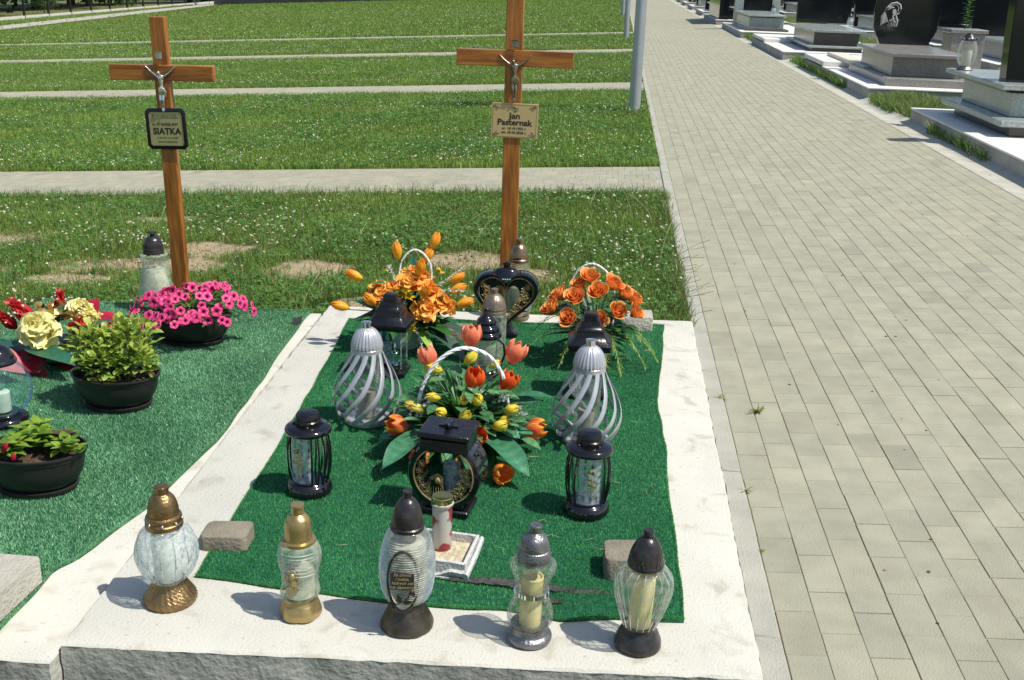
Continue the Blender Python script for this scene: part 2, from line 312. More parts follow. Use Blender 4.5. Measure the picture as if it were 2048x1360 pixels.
def surround(label, c, zt, zb):
    """poured slab: c = corner points counter-clockwise from front left, edges a little uneven"""
    per = []
    for i in range(4):
        a, b = Vector(c[i]), Vector(c[(i+1) % 4]); n = int((b-a).length/.03); nr = Vector(((b-a).y, -(b-a).x)).normalized()
        for q in range(n):
            p = a.lerp(b, q/n) + nr*(random.gauss(0, .0012) + .0012*math.sin(q*.21+i)); per.append(p)
    n = len(per); root = thing('grave_surround', label, 'grave surround', (c[0][0], c[0][1], zt))
    ox, oy = c[0]; cen = sum(per, Vector((0, 0)))/n; b = MB(); rings = []
    for ins, z in ((0, -.008), (.004, -.002), (.012, 0)):
        rings.append([((p.x-ox)-(p.x-cen.x)*ins, (p.y-oy)-(p.y-cen.y)*ins, z+random.gauss(0, .0006)) for p in per])
    v = sum(rings, []); f = [(r*n+j, r*n+(j+1) % n, (r+1)*n+(j+1) % n, (r+1)*n+j) for r in range(2) for j in range(n)]
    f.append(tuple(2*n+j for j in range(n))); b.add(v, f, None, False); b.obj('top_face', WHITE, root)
    s = MB(); v = []; lv = 7
    for i in range(lv):
        z = -.008 - (zt-zb)*i/(lv-1)
        for p in per: d = (p-cen).normalized()*random.gauss(0, .0018); v.append((p.x-ox+d.x, p.y-oy+d.y, z))
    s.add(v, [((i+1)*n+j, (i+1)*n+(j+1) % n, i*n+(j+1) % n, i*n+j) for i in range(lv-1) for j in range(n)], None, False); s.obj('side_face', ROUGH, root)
    return root
ZT, ZL = .07, .05
surround('white concrete grave surround with five grave lanterns along its front edge', [(-1.243, 2.165), (.437, 2.262), (.441, 5.1), (-1.31, 5.0)], ZT, -.12)
surround('lower white concrete surround on the left carrying the planters', [(-2.6, 2.06), (-1.25, 2.12), (-1.33, 4.93), (-2.6, 4.86)], ZL, -.2)
def carpet_mats():
    a = M('turf_backing', (.012, .09, .045), .9, 0, .35, 60, .5, 200, .2)
    b = M('turf_fibre', (1, 1, 1), .42, 0, .2, 4, 0, 10, .6, attr='Col', trans=.12); return a, b
TB, TF = carpet_mats()
def carpet(label, left, right, front, back, z, nf, hgt, cA, cB, ripple=0, wid=.0026, lean=.5):
    """left/right: (y, x) edges; front/back: (x, y) edges"""
    ly, lx = zip(*left); ry, rx = zip(*right); fx, fy = zip(*front); bx_, by_ = zip(*back)
    def mp(u, v):
        yf = 0; yl = np.interp(v, [0, 1], [ly[0], ly[-1]]); yr = np.interp(v, [0, 1], [ry[0], ry[-1]])
        x = np.interp(yl, ly, lx)*(1-u) + np.interp(yr, ry, rx)*u
        y = np.interp(x, fx, fy)*(1-v) + np.interp(x, bx_, by_)*v
        x = x + .0022*np.sin(y*17+2*np.sin(y*5)) * np.where(u > .5, 1, -1)*np.abs(2*u-1)**4; y = y + .002*np.sin(x*25)*np.abs(2*v-1)**6
        zz = z + .004 + .0025*np.sin(x*6+y*2)*np.sin(y*5) 
        if ripple: zz = zz + ripple*(np.exp(-((y-2.535-.01*np.sin(x*9))/.022)**2)*np.clip((x+.75)*1.8, 0, 1)*(.75+.25*np.sin(x*14)) + .5*np.exp(-((y-2.5)/.018)**2)*np.clip(x+.7, 0, 1)) + .006*np.exp(-((x-.22)/.05)**2)*(.5+.5*np.sin(y*8))
        return x, y, zz
    nu, nv = 60, 120; U, Vv = np.meshgrid(np.linspace(0, 1, nu), np.concatenate([np.linspace(0, .12, 40), np.linspace(.13, 1, nv-40)]))
    x, y, zz = mp(U.ravel(), Vv.ravel()); a = (np.arange(nv-1)[:, None]*nu+np.arange(nu-1)[None]).ravel(); Q = np.stack([a, a+1, a+nu+1, a+nu], 1)
    nx_ = len(x); edge = np.concatenate([np.arange(nu), nu*np.arange(1, nv)+nu-1, nu*(nv-1)+np.arange(nu-2, -1, -1), nu*np.arange(nv-2, 0, -1)])
    low = np.stack([x[edge], y[edge], np.full(len(edge), z+.0006)], 1); ne = len(edge); q2 = np.stack([edge, nx_+np.arange(ne), nx_+(np.arange(ne)+1) % ne, np.roll(edge, -1)], 1)
    root = thing('artificial_turf_mat', label, 'turf mat', (float(x.mean()), float(y.mean()), z)); off = np.array(root.location)
    P = np.concatenate([np.stack([x, y, zz], 1), low]) - off
    o = npmesh('backing', P, np.zeros((0, 3), int), np.concatenate([Q, q2]), TB, None, True); o.parent = root
    u, v_ = rng.random(nf), rng.random(nf); ne2 = nf//14; u[:ne2] = np.where(rng.random(ne2) < .5, rng.random(ne2)*.004, 1-rng.random(ne2)*.004); v_[ne2:2*ne2] = np.where(rng.random(ne2) < .6, rng.random(ne2)*.003, 1-rng.random(ne2)*.003)
    x, y, zz = mp(u, v_); h = hgt*(.6+.8*rng.random(nf)); an = rng.random(nf)*2*PI; la = rng.random(nf)*2*PI; ln = lean*h*(.3+rng.random(nf)); wd = wid*(.7+.6*rng.random(nf))*.5
    big = .5+.5*np.sin(x*5.3+1)*np.sin(y*4.1)+.25*np.sin(x*13+y*9); dx, dy = np.cos(an)*wd, np.sin(an)*wd
    tip = np.stack([x+np.cos(la)*ln, y+np.sin(la)*ln, zz+h], 1); A = np.stack([x-dx, y-dy, zz], 1); B = np.stack([x+dx, y+dy, zz], 1)
    V = np.stack([A, B, tip], 1).reshape(-1, 3) - off; T = np.arange(nf*3).reshape(-1, 3)
    t = np.clip(rng.random(nf)**1.5*.75+.3*big, 0, 1)[:, None]; c = np.array([cA])*(1-t)+np.array([cB])*t; glint = rng.random(nf) < .004; c[glint] = (.42, .55, .42)  # a few pale fibres painted in as sparkle glints
    o = npmesh('fibres', V, T, np.zeros((0, 4), int), TF, np.repeat(c, 3, 0)); o.parent = root; o['kind'] = 'stuff'; return root
mainC = carpet('green artificial turf mat under the tulip basket, its front edge rippled and torn',
    [(2.5, -1.037), (3.2, -1.06), (4.0, -1.10), (4.5, -1.135), (4.85, -1.165)],
    [(2.5, .262), (2.8, .262), (3.17, .252), (3.6, .256), (4.03, .238), (4.4, .268), (4.99, .3)],
    [(-1.04, 2.5), (-.75, 2.47), (-.45, 2.445), (-.2, 2.455), (-.05, 2.43), (.1, 2.46), (.26, 2.47)],
    [(-1.17, 4.79), (-.8, 4.86), (-.3, 4.9), (.3, 4.98)], ZT, 330000, .0065, (.024, .2, .06), (.14, .48, .17), .02, .0018)
bk = MB()
for x0, x1, y, wdt in ((-.36, -.02, 2.563, .012), (-.04, .08, 2.548, .008), (.09, .2, 2.49, .008), (-.14, -.05, 2.50, .006)):
    n = 26; v = []
    for i in range(n+1):
        t = i/n; ww = wdt*math.sin(PI*t)*random.uniform(.5, 1.3)+.0005; x = x0+(x1-x0)*t; yy = y+random.gauss(0, .0012)+.005*math.sin(x*19)
        v += [(x, yy-ww, ZT+.0165), (x, yy+ww, ZT+.0235)]
    bk.add(v, [(2*i, 2*i+2, 2*i+3, 2*i+1) for i in range(n)])
o = bk.obj('torn_edge', M('torn_backing', (.05, .05, .045), .9, 0, .6, 90, .6, 200), mainC); o.location = -Vector(mainC.location)
carpet('coarser green turf mat with the planters on the left surround',
    [(2.1, -2.68), (4.9, -2.67)], [(2.2, -1.425), (2.54, -1.43), (2.6, -1.4), (2.92, -1.336), (3.42, -1.296), (4.0, -1.325), (4.3, -1.35), (4.73, -1.375), (4.93, -1.38)],
    [(-2.68, 2.1), (-1.42, 2.16)], [(-2.67, 4.86), (-1.38, 4.93)], ZL, 420000, .008, (.06, .23, .09), (.26, .53, .28), 0, .0021, .8)

fo = MB(); fo.add([(0, 0, 0), (.035, .02, .004), (.03, .06, .03), (-.01, .04, .02), (.012, .03, -.002)], [(0, 1, 2, 3), (0, 3, 4)], None, False); fo.obj('folded_corner', M('mat_underside', (.015, .015, .013), .8), [o_ for o_ in bpy.data.objects if o_.get('label', '').startswith('coarser')][0]); f_ = bpy.data.objects['folded_corner']; f_.location = Vector((-1.405, 4.7, ZL+.006))-Vector(f_.parent.location)
# ================================================================== WOODEN CROSSES
def woodM():
    mt = bpy.data.materials.new('varnished_pine'); mt.use_nodes = True; n = mt.node_tree.nodes; L = mt.node_tree.links; p = n['Principled BSDF']
    tc = n.new('ShaderNodeTexCoord'); mp = n.new('ShaderNodeMapping'); mp.inputs['Scale'].default_value = (16, 16, 1.6); L.new(tc.outputs['Generated'], mp.inputs[0]); L.new(tc.outputs['Object'], mp.inputs[0])
    wv = n.new('ShaderNodeTexNoise'); wv.inputs['Scale'].default_value = 2.2; wv.inputs['Detail'].default_value = 6; wv.inputs['Distortion'].default_value = 1.6; L.new(mp.outputs[0], wv.inputs[0])
    r = n.new('ShaderNodeValToRGB'); e = r.color_ramp.elements; e[0].position = .35; e[0].color = (.2, .06, .008, 1); e[1].position = .65; e[1].color = (.42, .16, .028, 1); L.new(wv.outputs[0], r.inputs[0])
    L.new(r.outputs[0], p.inputs['Base Color']); p.inputs['Roughness'].default_value = .38; p.inputs['Coat Weight'].default_value = .3; MATS['wood'] = mt; return mt
WOOD = woodM(); 
def woodX():
    mt = WOOD.copy(); mt.name = 'varnished_pine_crosswise'
    for nd in mt.node_tree.nodes:
        if nd.type == 'MAPPING': nd.inputs['Scale'].default_value = (1.6, 16, 16)
    return mt
WOODX = woodX()
def skinned(name, verts, edges, mat, parent, loc=(0, 0, 0), sub=2):
    me = bpy.data.meshes.new(name); me.from_pydata([v[:3] for v in verts], edges, []); o = bpy.data.objects.new('tmp_skin', me); COL.objects.link(o)
    o.modifiers.new('s', 'SKIN'); sk = me.skin_vertices[0].data if me.skin_vertices else None
    if sk is None:
        import bmesh; bm = bmesh.new(); bm.from_mesh(me); lay = bm.verts.layers.skin.verify(); bm.to_mesh(me); bm.free(); sk = me.skin_vertices[0].data
    for i, v in enumerate(verts): sk[i].radius = (v[3], v[4] if len(v) > 4 else v[3])
    sk[0].use_root = True; s2 = o.modifiers.new('u', 'SUBSURF'); s2.levels = sub; bpy.context.view_layer.update()
    m2 = bpy.data.meshes.new_from_object(o.evaluated_get(bpy.context.evaluated_depsgraph_get())); bpy.data.objects.remove(o); m2.name = name; m2.materials.clear(); m2.materials.append(mat)
    m2.polygons.foreach_set('use_smooth', [True]*len(m2.polygons)); r = bpy.data.objects.new(name, m2); COL.objects.link(r); r.parent = parent; r.location = loc; return r
def corpus(parent, loc, s, mat, matp):
    V = [(0, 0, 0, .011, .009), (.002, -.003, .022, .0095, .008), (.0, -.002, .042, .014, .009), (0, 0, .055, .012, .008), (-.002, -.004, .064, .005, .005), (-.006, -.008, .072, .0085, .009), (-.008, -.009, .082, .007, .008),
         (-.022, .001, .06, .0055), (-.047, .003, .078, .0042), (-.068, .005, .098, .0034), (-.074, .005, .104, .005, .003), (.022, .001, .06, .0055), (.047, .003, .078, .0042), (.068, .005, .098, .0034), (.074, .005, .104, .005, .003),
         (-.007, 0, -.02, .0085), (-.005, -.011, -.052, .0065), (-.003, 0, -.09, .0048), (-.001, -.004, -.108, .0045, .003), (.008, 0, -.02, .0085), (.008, -.011, -.052, .0065), (.004, 0, -.09, .0048), (.004, -.004, -.108, .0045, .003)]
    E = [(0, 1), (1, 2), (2, 3), (3, 4), (4, 5), (5, 6), (3, 7), (7, 8), (8, 9), (9, 10), (3, 11), (11, 12), (12, 13), (13, 14), (0, 15), (15, 16), (16, 17), (17, 18), (0, 19), (19, 20), (20, 21), (21, 22)]
    o = skinned('crucified_figure', [(a[0]*s, a[1]*s, a[2]*s, *(q*s for q in a[3:])) for a in V], E, mat, parent, loc)
    c = MB(); c.lathe([(.0155*s, .006*s), (.017*s, -.006*s), (.0175*s, -.026*s), (.016*s, -.028*s)], 14, lambda a, z, r: 1+.1*math.sin(a*5), True, None, 0, 0, 1, .62); c.tube([(.014*s, -.006*s, .0), (.022*s, -.008*s, -.014*s), (.021*s, -.006*s, -.034*s)], [.006*s, .005*s, .002*s], 6)
    c.obj('loincloth', mat, o, (0, -.001, 0)); n = MB()
    n.box(-.016*s, .016*s, -.004, .002, .142*s, .168*s, .0015); n.tube([(-.02*s, -.003, .168*s), (0, -.004, .171*s), (.02*s, -.003, .168*s)], .0022*s, 6); n.tube([(-.018*s, -.003, .141*s), (.018*s, -.003, .14*s)], .002*s, 6)
    n.obj('scroll_plate', mat, parent, loc); return o
INK = M('black_ink', (.02, .015, .01), .5)
PLB = M('tan_plastic_plate', (.5, .38, .17), .35, 0, .06, 10, .03, 60, .5, .3); PLG = M('pale_gold_sheet', (.46, .42, .2), .3, .35, .08, 14, .03, 60)
def cross(label, x, y, zb, ztop, za, hw, wdt, rz, tilt, nplate):
    t = thing('wooden_cross', label, 'cross', (x, y, zb), rz, 'wooden crosses at the head of the graves', tilt)
    b = MB(); b.box(-wdt/2, wdt/2, -.018, .018, -.1, ztop-zb, .003); b.obj('upright', WOOD, t)
    b = MB(); b.box(-hw[0], hw[1], -.0205, .0155, za-zb-.037, za-zb+.037, .003); b.obj('crossbar', WOODX, t); return t
JY = 5.2
# heights measured above the level datum
t = cross('tall orange wooden cross with bronze figure and unframed tan name plate', -.462, JY, -.03, 1.62, 1.252, (.265, .275), .08, R(1.5), (0, R(-.3)), 0)
corpus(t, (0.006, -.028, 1.195), 1.0, M('figure_bronze', (.3, .25, .17), .3, .85, .3, 60, .1, 90), None)
p = MB(); p.box(-.109, .109, -.003, 0, -.08, .08, .001); pl = p.obj('name_plate', PLB, t, (0.012, -.022, 1.0), (0, R(1), 0))
text('lettering', 'Jan', .038, INK, pl, (0, -.0034, .021), bold=.0009, sx=1.15); text('lettering', 'Pasternak', .038, INK, pl, (0, -.0034, -.009), bold=.001, sx=1.08)
text('lettering', 'ur. 18.10.1952 r.', .0155, INK, pl, (0, -.0034, -.036), bold=.0003, sx=1.1); text('lettering', 'zm. 03.03.2020 r.', .0155, INK, pl, (0, -.0034, -.055), bold=.0003, sx=1.1); text('lettering', 'śp.', .008, INK, pl, (0, -.0034, .042))
d = MB()
for sx in (-1, 1):
    for sz in (-1, 1):
        for a, r_ in ((0, .016), (1.2, .012)): 
            d.tube([(sx*(.098-.004*q*math.cos(a)-.002*q), -.0036, sz*(.071-.0035*q*math.sin(a+.4)-.001*q)) for q in range(6)], .0012, 4)
        d.tube([(sx*(.086+.006*math.cos(q)), -.0036, sz*(.060+.006*math.sin(q))) for q in np.linspace(0, 5, 9)], .0011, 4); d.tube([(sx*(.1-.002*q), -.0036, sz*(.066-.004*math.sin(q))) for q in range(7)], .001, 4)
for a, b_ in (((-.1, .074), (.1, .074)), ((-.1, -.074), (.1, -.074)), ((-.102, -.07), (-.102, .07)), ((.102, -.07), (.102, .07))): d.tube([(a[0], -.0034, a[1]), (b_[0], -.0034, b_[1])], .0005, 4)
d.tube([(-.02, -.0036, .062), (-.008, -.0036, .065), (.004, -.0036, .06), (.02, -.0036, .058)], [.001, .003, .003, .0008], 5); d.tube([(-.004, -.0036, .058), (.008, -.0036, .05), (.016, -.0036, .05)], [.001, .003, .001], 5)
d.obj('ornament', M('brown_print', (.14, .09, .03), .5), pl)
t = cross('shorter wooden cross with silver figure and black framed name plate, leaning left', -2.118, JY, -.13, 1.375, 1.118, (.262, .26), .076, R(-3), (0, R(-1.4)), 1)
corpus(t, (0.0, -.028, 1.175), 1.0, M('figure_silver', (.75, .73, .68), .2, .95, .2, 60, .1, 90), None)
p = MB(); c_ = .017; W2, H2 = .102, .098
oct_ = lambda w_, h_, c, y: [(-w_+c, y, -h_), (w_-c, y, -h_), (w_, y, -h_+c), (w_, y, h_-c), (w_-c, y, h_), (-w_+c, y, h_), (-w_, y, h_-c), (-w_, y, -h_+c)]
v = oct_(W2, H2, c_, 0) + oct_(W2, H2, c_, -.006) + oct_(W2-.004, H2-.004, c_, -.009) + oct_(W2-.016, H2-.016, .012, -.009) + oct_(W2-.017, H2-.017, .012, -.005)
p.add(v, [(a*8+j, a*8+(j+1) % 8, (a+1)*8+(j+1) % 8, (a+1)*8+j) for a in range(4) for j in range(8)] + [tuple(range(8)), tuple(32+j for j in range(7, -1, -1))], None, False)
fr = p.obj('name_plate_frame', BLACKM, t, (0.005, -.02, .985), (0, R(-1.0), 0)); p = MB(); p.box(-.084, .084, -.0065, -.0052, -.08, .08); pl = p.obj('name_plate', PLG, fr)
text('lettering', 'STANISŁAW', .02, INK, pl, (.008, -.0069, .022), bold=.0001); text('lettering', 'SIATKA', .042, INK, pl, (.003, -.0069, -.012), bold=.0012, sx=1.02)
text('lettering', 'ur. 08.05.1936   zm. 17.06.2020', .0085, INK, pl, (.003, -.0069, -.042)); text('lettering', 'PROSI O MODLITWĘ', .009, INK, pl, (.003, -.0069, -.062), sx=1.15); text('lettering', 'śp.', .014, INK, pl, (-.06, -.0069, .022))
text('lettering', 'Dobry Jezu, a nasz Panie,', .0075, INK, pl, (.022, -.0069, .064)); text('lettering', 'daj Mu wieczne spoczywanie', .0075, INK, pl, (.022, -.0069, .054))
d = MB(); d.tube([(-.062, -.0068, .045), (-.062, -.0068, .07)], .0008, 4); d.tube([(-.068, -.0068, .063), (-.056, -.0068, .063)], .0008, 4); d.obj('ornament', INK, pl)

# ================================================================== LOOSE STONES
STONE = M('weathered_paver_stone', (.23, .205, .155), .9, 0, .15, 18, .5, 110, .2, det=8); STONE2 = M('pale_kerb_stone', (.4, .38, .32), .9, 0, .12, 14, .8, 90, .2, det=8)
def rstone(label, loc, rz, a, b, h, r_, mat, chf=.006, group=None):
    per = []
    for cx, cy, a0 in ((a-r_, b-r_, 0), (-a+r_, b-r_, 90), (-a+r_, -b+r_, 180), (a-r_, -b+r_, 270)):
        for q in range(7): an = R(a0+q*15); per.append((cx+r_*math.cos(an), cy+r_*math.sin(an)))
    n = len(per); s = MB(); v = []
    for ins, z in ((0, 0), (0, h-chf), (chf*.3, h-chf*.3), (chf, h)): v += [(x*(1-ins/a)+random.gauss(0, .0006), y*(1-ins/b)+random.gauss(0, .0006), z+.003*math.sin(x*20)) for x, y in per]
    s.add(v, [(q*n+j, q*n+(j+1) % n, (q+1)*n+(j+1) % n, (q+1)*n+j) for q in range(3) for j in range(n)] + [tuple(3*n+j for j in range(n)), tuple(range(n-1, -1, -1))], None, False)
    o = s.obj('stone_block', mat, None, loc, (0, 0, rz)); tag(o, label, 'stone', group); return o
rstone('rounded brown paving stone on the turf behind the two gold lanterns', (-1.012, 2.69, ZT+.002), R(2), .067, .05, .046, .02, STONE)
rstone('rounded paving stone half behind the dark capped lantern on the front right', (.125, 2.705, ZT+.006), R(3), .075, .058, .065, .02, STONE)
rstone('grey stone block at the back right corner beside the basket of orange roses', (.155, 4.915, ZT+.006), R(2), .085, .06, .07, .006, STONE2, .004)
rstone('small grey stone under the leaves behind the left flower basket', (-.63, 4.62, ZT+.006), R(4), .06, .05, .05, .012, STONE, .005)
rstone('pale cut kerb stone on the turf mat at the bottom left', (-1.545, 2.2, ZL+.01), R(-3), .105, .24, .075, .006, STONE2, .004)
# ================================================================== GRAVE LANTERNS
Z0 = ZT+.0015      # on bare concrete
ZC = ZT+.009       # on the turf mat
def lat(name, prof, mat, root, seg=48, fn=None, cap=True, **k):
    b = MB(); b.lathe(prof, seg, fn, cap, **k); return b.obj(name, mat, root)
def wall(prof, t=.0025): return prof
def sm(pts, n=6):
    """smooth a profile with catmull-rom"""
    P = [pts[0]]+list(pts)+[pts[-1]]; out = []
    for i in range(1, len(P)-2):
        for q in range(n):
            t = q/n; a, b, c, d = P[i-1], P[i], P[i+1], P[i+2]
            out.append(tuple(.5*((2*b[k])+(-a[k]+c[k])*t+(2*a[k]-5*b[k]+4*c[k]-d[k])*t*t+(-a[k]+3*b[k]-3*c[k]+d[k])*t**3) for k in (0, 1)))
    out.append(tuple(pts[-1])); return out
def lantern(label, loc, rz=0, tilt=(0, 0), group='grave lanterns'): return thing('grave_lantern', label, 'lantern', loc, rz, group, tilt)
GL_RB = glassM('glass_rib', (.97, .99, .97), .03, .05, .45, 0, 60, .5, (.88, .9, .84))
def ribs(L, prof, n, r_, mat, tw=0):
    pr = sm(prof, 6); m_ = len(pr); b = MB()
    for q in range(n): b.tube([(r*math.cos(2*PI*q/n+tw*i/m_), r*math.sin(2*PI*q/n+tw*i/m_), z) for i, (r, z) in enumerate(pr)], r_, 5)
    return b.obj('glass_ribs', mat, L)
# 1 -- gold lantern with a crackle glass globe
L = lantern('gold capped lantern with round crackle glass globe, leftmost on the front edge', (-1.057, 2.385, Z0), tilt=(0, R(-.6)))
scal = lambda a, z, r: 1+.022*math.sin(a*26+z*420)*math.sin(z*330)
lat('foot', sm([(.064, 0), (.067, .008), (.0655, .018), (.057, .032), (.046, .05), (.04, .064)], 8), GOLD, L, 130, scal)
lat('glass_bowl', wall(sm([(.036, .06), (.045, .068), (.062, .088), (.074, .118), (.0765, .14), (.073, .168), (.062, .196), (.048, .212), (.041, .217)], 5)), GL_CR, L, 64, lambda a, z, r: 1+.035*abs(math.sin(a*7)), False)
lat('candle', [(.034, .066), (.037, .19), (.034, .196), (.02, .19)], M('pearl_wax', (.82, .83, .72), .5, 0, .08, 20, 0, 20, .5, 0, None, .3), L, 28); 
lat('cap', [(.045, .212), (.0465, .216), (.0465, .226), (.044, .228), (.0425, .232), (.0435, .236), (.045, .24), (.044, .244), (.038, .247)] + sm([(.0385, .25), (.0375, .265), (.033, .284), (.025, .298), (.0185, .303)], 7) + [(.0175, .304), (.0175, .318), (.0185, .32), (.0185, .323), (.0165, .3245)], GOLD, L, 90, lambda a, z, r: 1+.008*math.sin(a*30+z*500)*(1 if .25 < z < .3 else 0))
b = MB()
for q in range(8): a = q*PI/4+.3; b.ball((.0445*math.cos(a), .0445*math.sin(a), .232), .0042, 8)
b.obj('vent_studs', CHROME, L)
ribs(L, [(.058, .084), (.075, .118), (.078, .14), (.0745, .168), (.062, .197)], 14, .0018, GL_RB)
# 2 -- satin gold lantern with medallion
def facet(k, amt, z0, z1): return lambda a, z, r: 1+(amt*(abs(math.cos(a*k/2))-.6) if z0 < z < z1 else 0)
L = lantern('satin gold lantern with slim frosted glass and a small gold woman medallion', (-.711, 2.371, Z0), R(8))
lat('foot', sm([(.048, 0), (.052, .006), (.0515, .02), (.047, .034), (.042, .046), (.04, .054)], 6), GOLD_S, L, 48, facet(6, .07, -.01, .04))
lat('glass_bowl', wall(sm([(.038, .052), (.047, .06), (.0505, .07), (.0475, .084), (.0455, .105), (.0475, .13), (.0535, .155), (.0545, .176), (.049, .198), (.041, .208)], 5)), GL_SM, L, 64, lambda a, z, r: 1+.025*math.cos(a*3+.5)*(1 if z > .08 else .3)+.006*math.sin(z*480)*(1 if z > .14 else 0), False)
lat('candle', [(.037, .06), (.037, .13), (.034, .134)], M('milky_wax', (.78, .79, .66), .5, 0, .1, 20, 0, 10, .5, 0, None, .3), L, 28)
lat('cap', [(.04, .204), (.0425, .207), (.0425, .214), (.0345, .216), (.034, .22)] + sm([(.0335, .235), (.033, .252), (.0285, .27), (.0195, .281), (.0165, .283)], 6) + [(.0155, .284), (.0155, .303), (.017, .304), (.0165, .3085)], GOLD_S, L, 48)
b = MB()
for q in range(7): z = .135+q*.0095; b.tube([((.0545)*math.cos(a)*.97, .0545*math.sin(a)*.97, z) for a in np.linspace(-PI*.75, -PI*.2, 12)], .0015, 5)
b.obj('glass_rings', GL_RB, L)
b = MB(); cx, cz = -.012, .118; Y_ = -.051
b.tube([(cx+.016*math.cos(a), Y_+.004*math.cos(a)**2, cz+.018+.021*math.sin(a)) for a in np.linspace(-.7, PI+.7, 22)], .0019, 6)
b.tube([(cx+.011*math.cos(a), Y_-.001, cz+.018+.015*math.sin(a)) for a in np.linspace(-.5, PI+.5, 16)], .0015, 6)
b.ball((cx+.001, Y_+.001, cz+.018), .0085, 10, 1.25); b.lathe([(.001, cz-.02), (.008, cz-.012), (.013, cz-.004), (.011, cz+.004), (.006, cz+.012)], 12, None, True, None, cx, Y_+.004, 1, .5)
for q in range(7):
    s_ = (q-3)/3; b.tube([(cx+s_*.006, Y_, cz-.006), (cx+s_*.02, Y_-.001, cz-.012-.004*math.cos(q*2)), (cx+s_*.013, Y_, cz-.028+.006*abs(s_)), (cx+s_*.006, Y_+.001, cz-.036)], [.002, .0018, .0014, .0006], 6)
b.obj('medallion', GRELIEF, L)
# 3 -- tall ribbed oval lantern with rhyme plaque
L = lantern('tallest front lantern, ribbed oval glass with dark plaque and bronze rose', (-.436, 2.361, Z0), R(4))
lat('foot', sm([(.062, 0), (.066, .005), (.065, .014), (.056, .034), (.046, .056), (.0405, .07)], 7), BRONZE, L, 64, lambda a, z, r: 1+.025*abs(math.sin(a*4+z*18))*(1 if z < .055 else 0))
lat('glass_bowl', wall(sm([(.038, .068), (.05, .08), (.062, .105), (.0685, .145), (.069, .18), (.064, .22), (.053, .256), (.042, .272), (.04, .276)], 9)), GL_CL, L, 72, lambda a, z, r: 1+.016*math.sin(z*640+a*2.0), False)
lat('candle', [(.038, .075), (.05, .12), (.05, .2), (.044, .235), (.03, .238)], M('pale_wax_block', (.62, .62, .5), .5, 0, .25, 25, 0, 10, .5, 0, None, .3), L, 28)
b = MB(); gp = sm([(.05, .08), (.062, .105), (.0685, .145), (.069, .18), (.064, .22), (.053, .256)], 8); zz_ = [z for r, z in gp]; rr_ = [r for r, z in gp]; tt = np.linspace(0, 1, 30*20)
for k_ in (1,): b.tube([(float(np.interp(.08+.176*t, zz_, rr_))*math.cos(2*PI*30*t), float(np.interp(.08+.176*t, zz_, rr_))*math.sin(2*PI*30*t), .08+.176*t) for t in tt], .0013, 4)
b.obj('glass_rings', GL_RB, L)
lat('cap', [(.0395, .27), (.0415, .273), (.0415, .281), (.0385, .284)] + sm([(.0385, .286), (.0365, .305), (.031, .328), (.022, .346), (.0125, .354)], 6) + [(.0105, .355), (.0105, .368), (.0118, .369), (.011, .373)], GUN, L, 64, lambda a, z, r: 1+.02*abs(math.sin(a*4-z*14))*(1 if .284 < z < .34 else 0))
def oval(cx, cz, rx, rz_, rad, y0, n=40, bulge=0): return [(cx+rx*math.cos(a), y0 + bulge*(rx*math.cos(a))**2/.07 - .0*a + 1.6*(rz_*math.sin(a))**2, cz+rz_*math.sin(a)) for a in np.linspace(0, 2*PI, n)]
b = MB(); b.tube(oval(-.004, .157, .037, .082, .0, -.070, 44, .8), .0032, 8); b.obj('oval_frame', BRONZE, L)
b = MB(); n = 24; v = [(-.004+.034*s_*math.cos(t), -.0675+.012*(s_*math.cos(t))**2+1.4*(.078*s_*math.sin(t))**2, .157+.078*s_*math.sin(t)) for s_ in (.001, .5, 1) for t in np.linspace(0, 2*PI, n, endpoint=False)]
b.add(v, [(q*n+j, q*n+(j+1) % n, (q+1)*n+(j+1) % n, (q+1)*n+j) for q in range(2) for j in range(n)]); b.obj('clear_window', glassM('window_film', (.95, .97, .95), .03, .1, .3, 0, 60, .35, (.68, .7, .6)), L)
b = MB(); b.box(-.033, .025, -.0735, -.0715, .143, .19, .001); pq = b.obj('plaque', M('plaque_brown', (.05, .04, .035), .4, .2), L)
LT = M('raised_gold_lettering', (.5, .42, .25), .4, .4)
for q, s_ in enumerate(('Są chwile', 'i ludzie,', 'których się', 'nie zapomina')): text('lettering', s_, .0112, LT, pq, (-.004, -.0741, .184-q*.0112), shear=.35, bold=.0001, ex=.0003)
b = MB(); b.tube([(-.03, -.069, .094), (-.015, -.073, .103), (.004, -.075, .116), (.02, -.072, .134)], .0016, 6)
for p_, d_, l_ in (((-.018, -.073, .102), (-.9, 0, .25), .02), ((-.008, -.075, .107), (-.25, 0, 1), .026), ((-.002, -.075, .11), (1, 0, .05), .024), ((-.022, -.072, .1), (-.5, 0, -.5), .012)): b.leaf(p_, d_, (0, -1, 0), l_, .013, .1, .3)
for q in range(7): a = q*.9; b.leaf((.016+.001*q, -.073, .128), (math.sin(a)*.55+.25, -.3, 1), (0, -1, 0), .022-.0012*q, .014, -.5, .3)
b.ball((.02, -.073, .138), .007, 8, 1.2); b.obj('rose_relief', BRONZE, L)
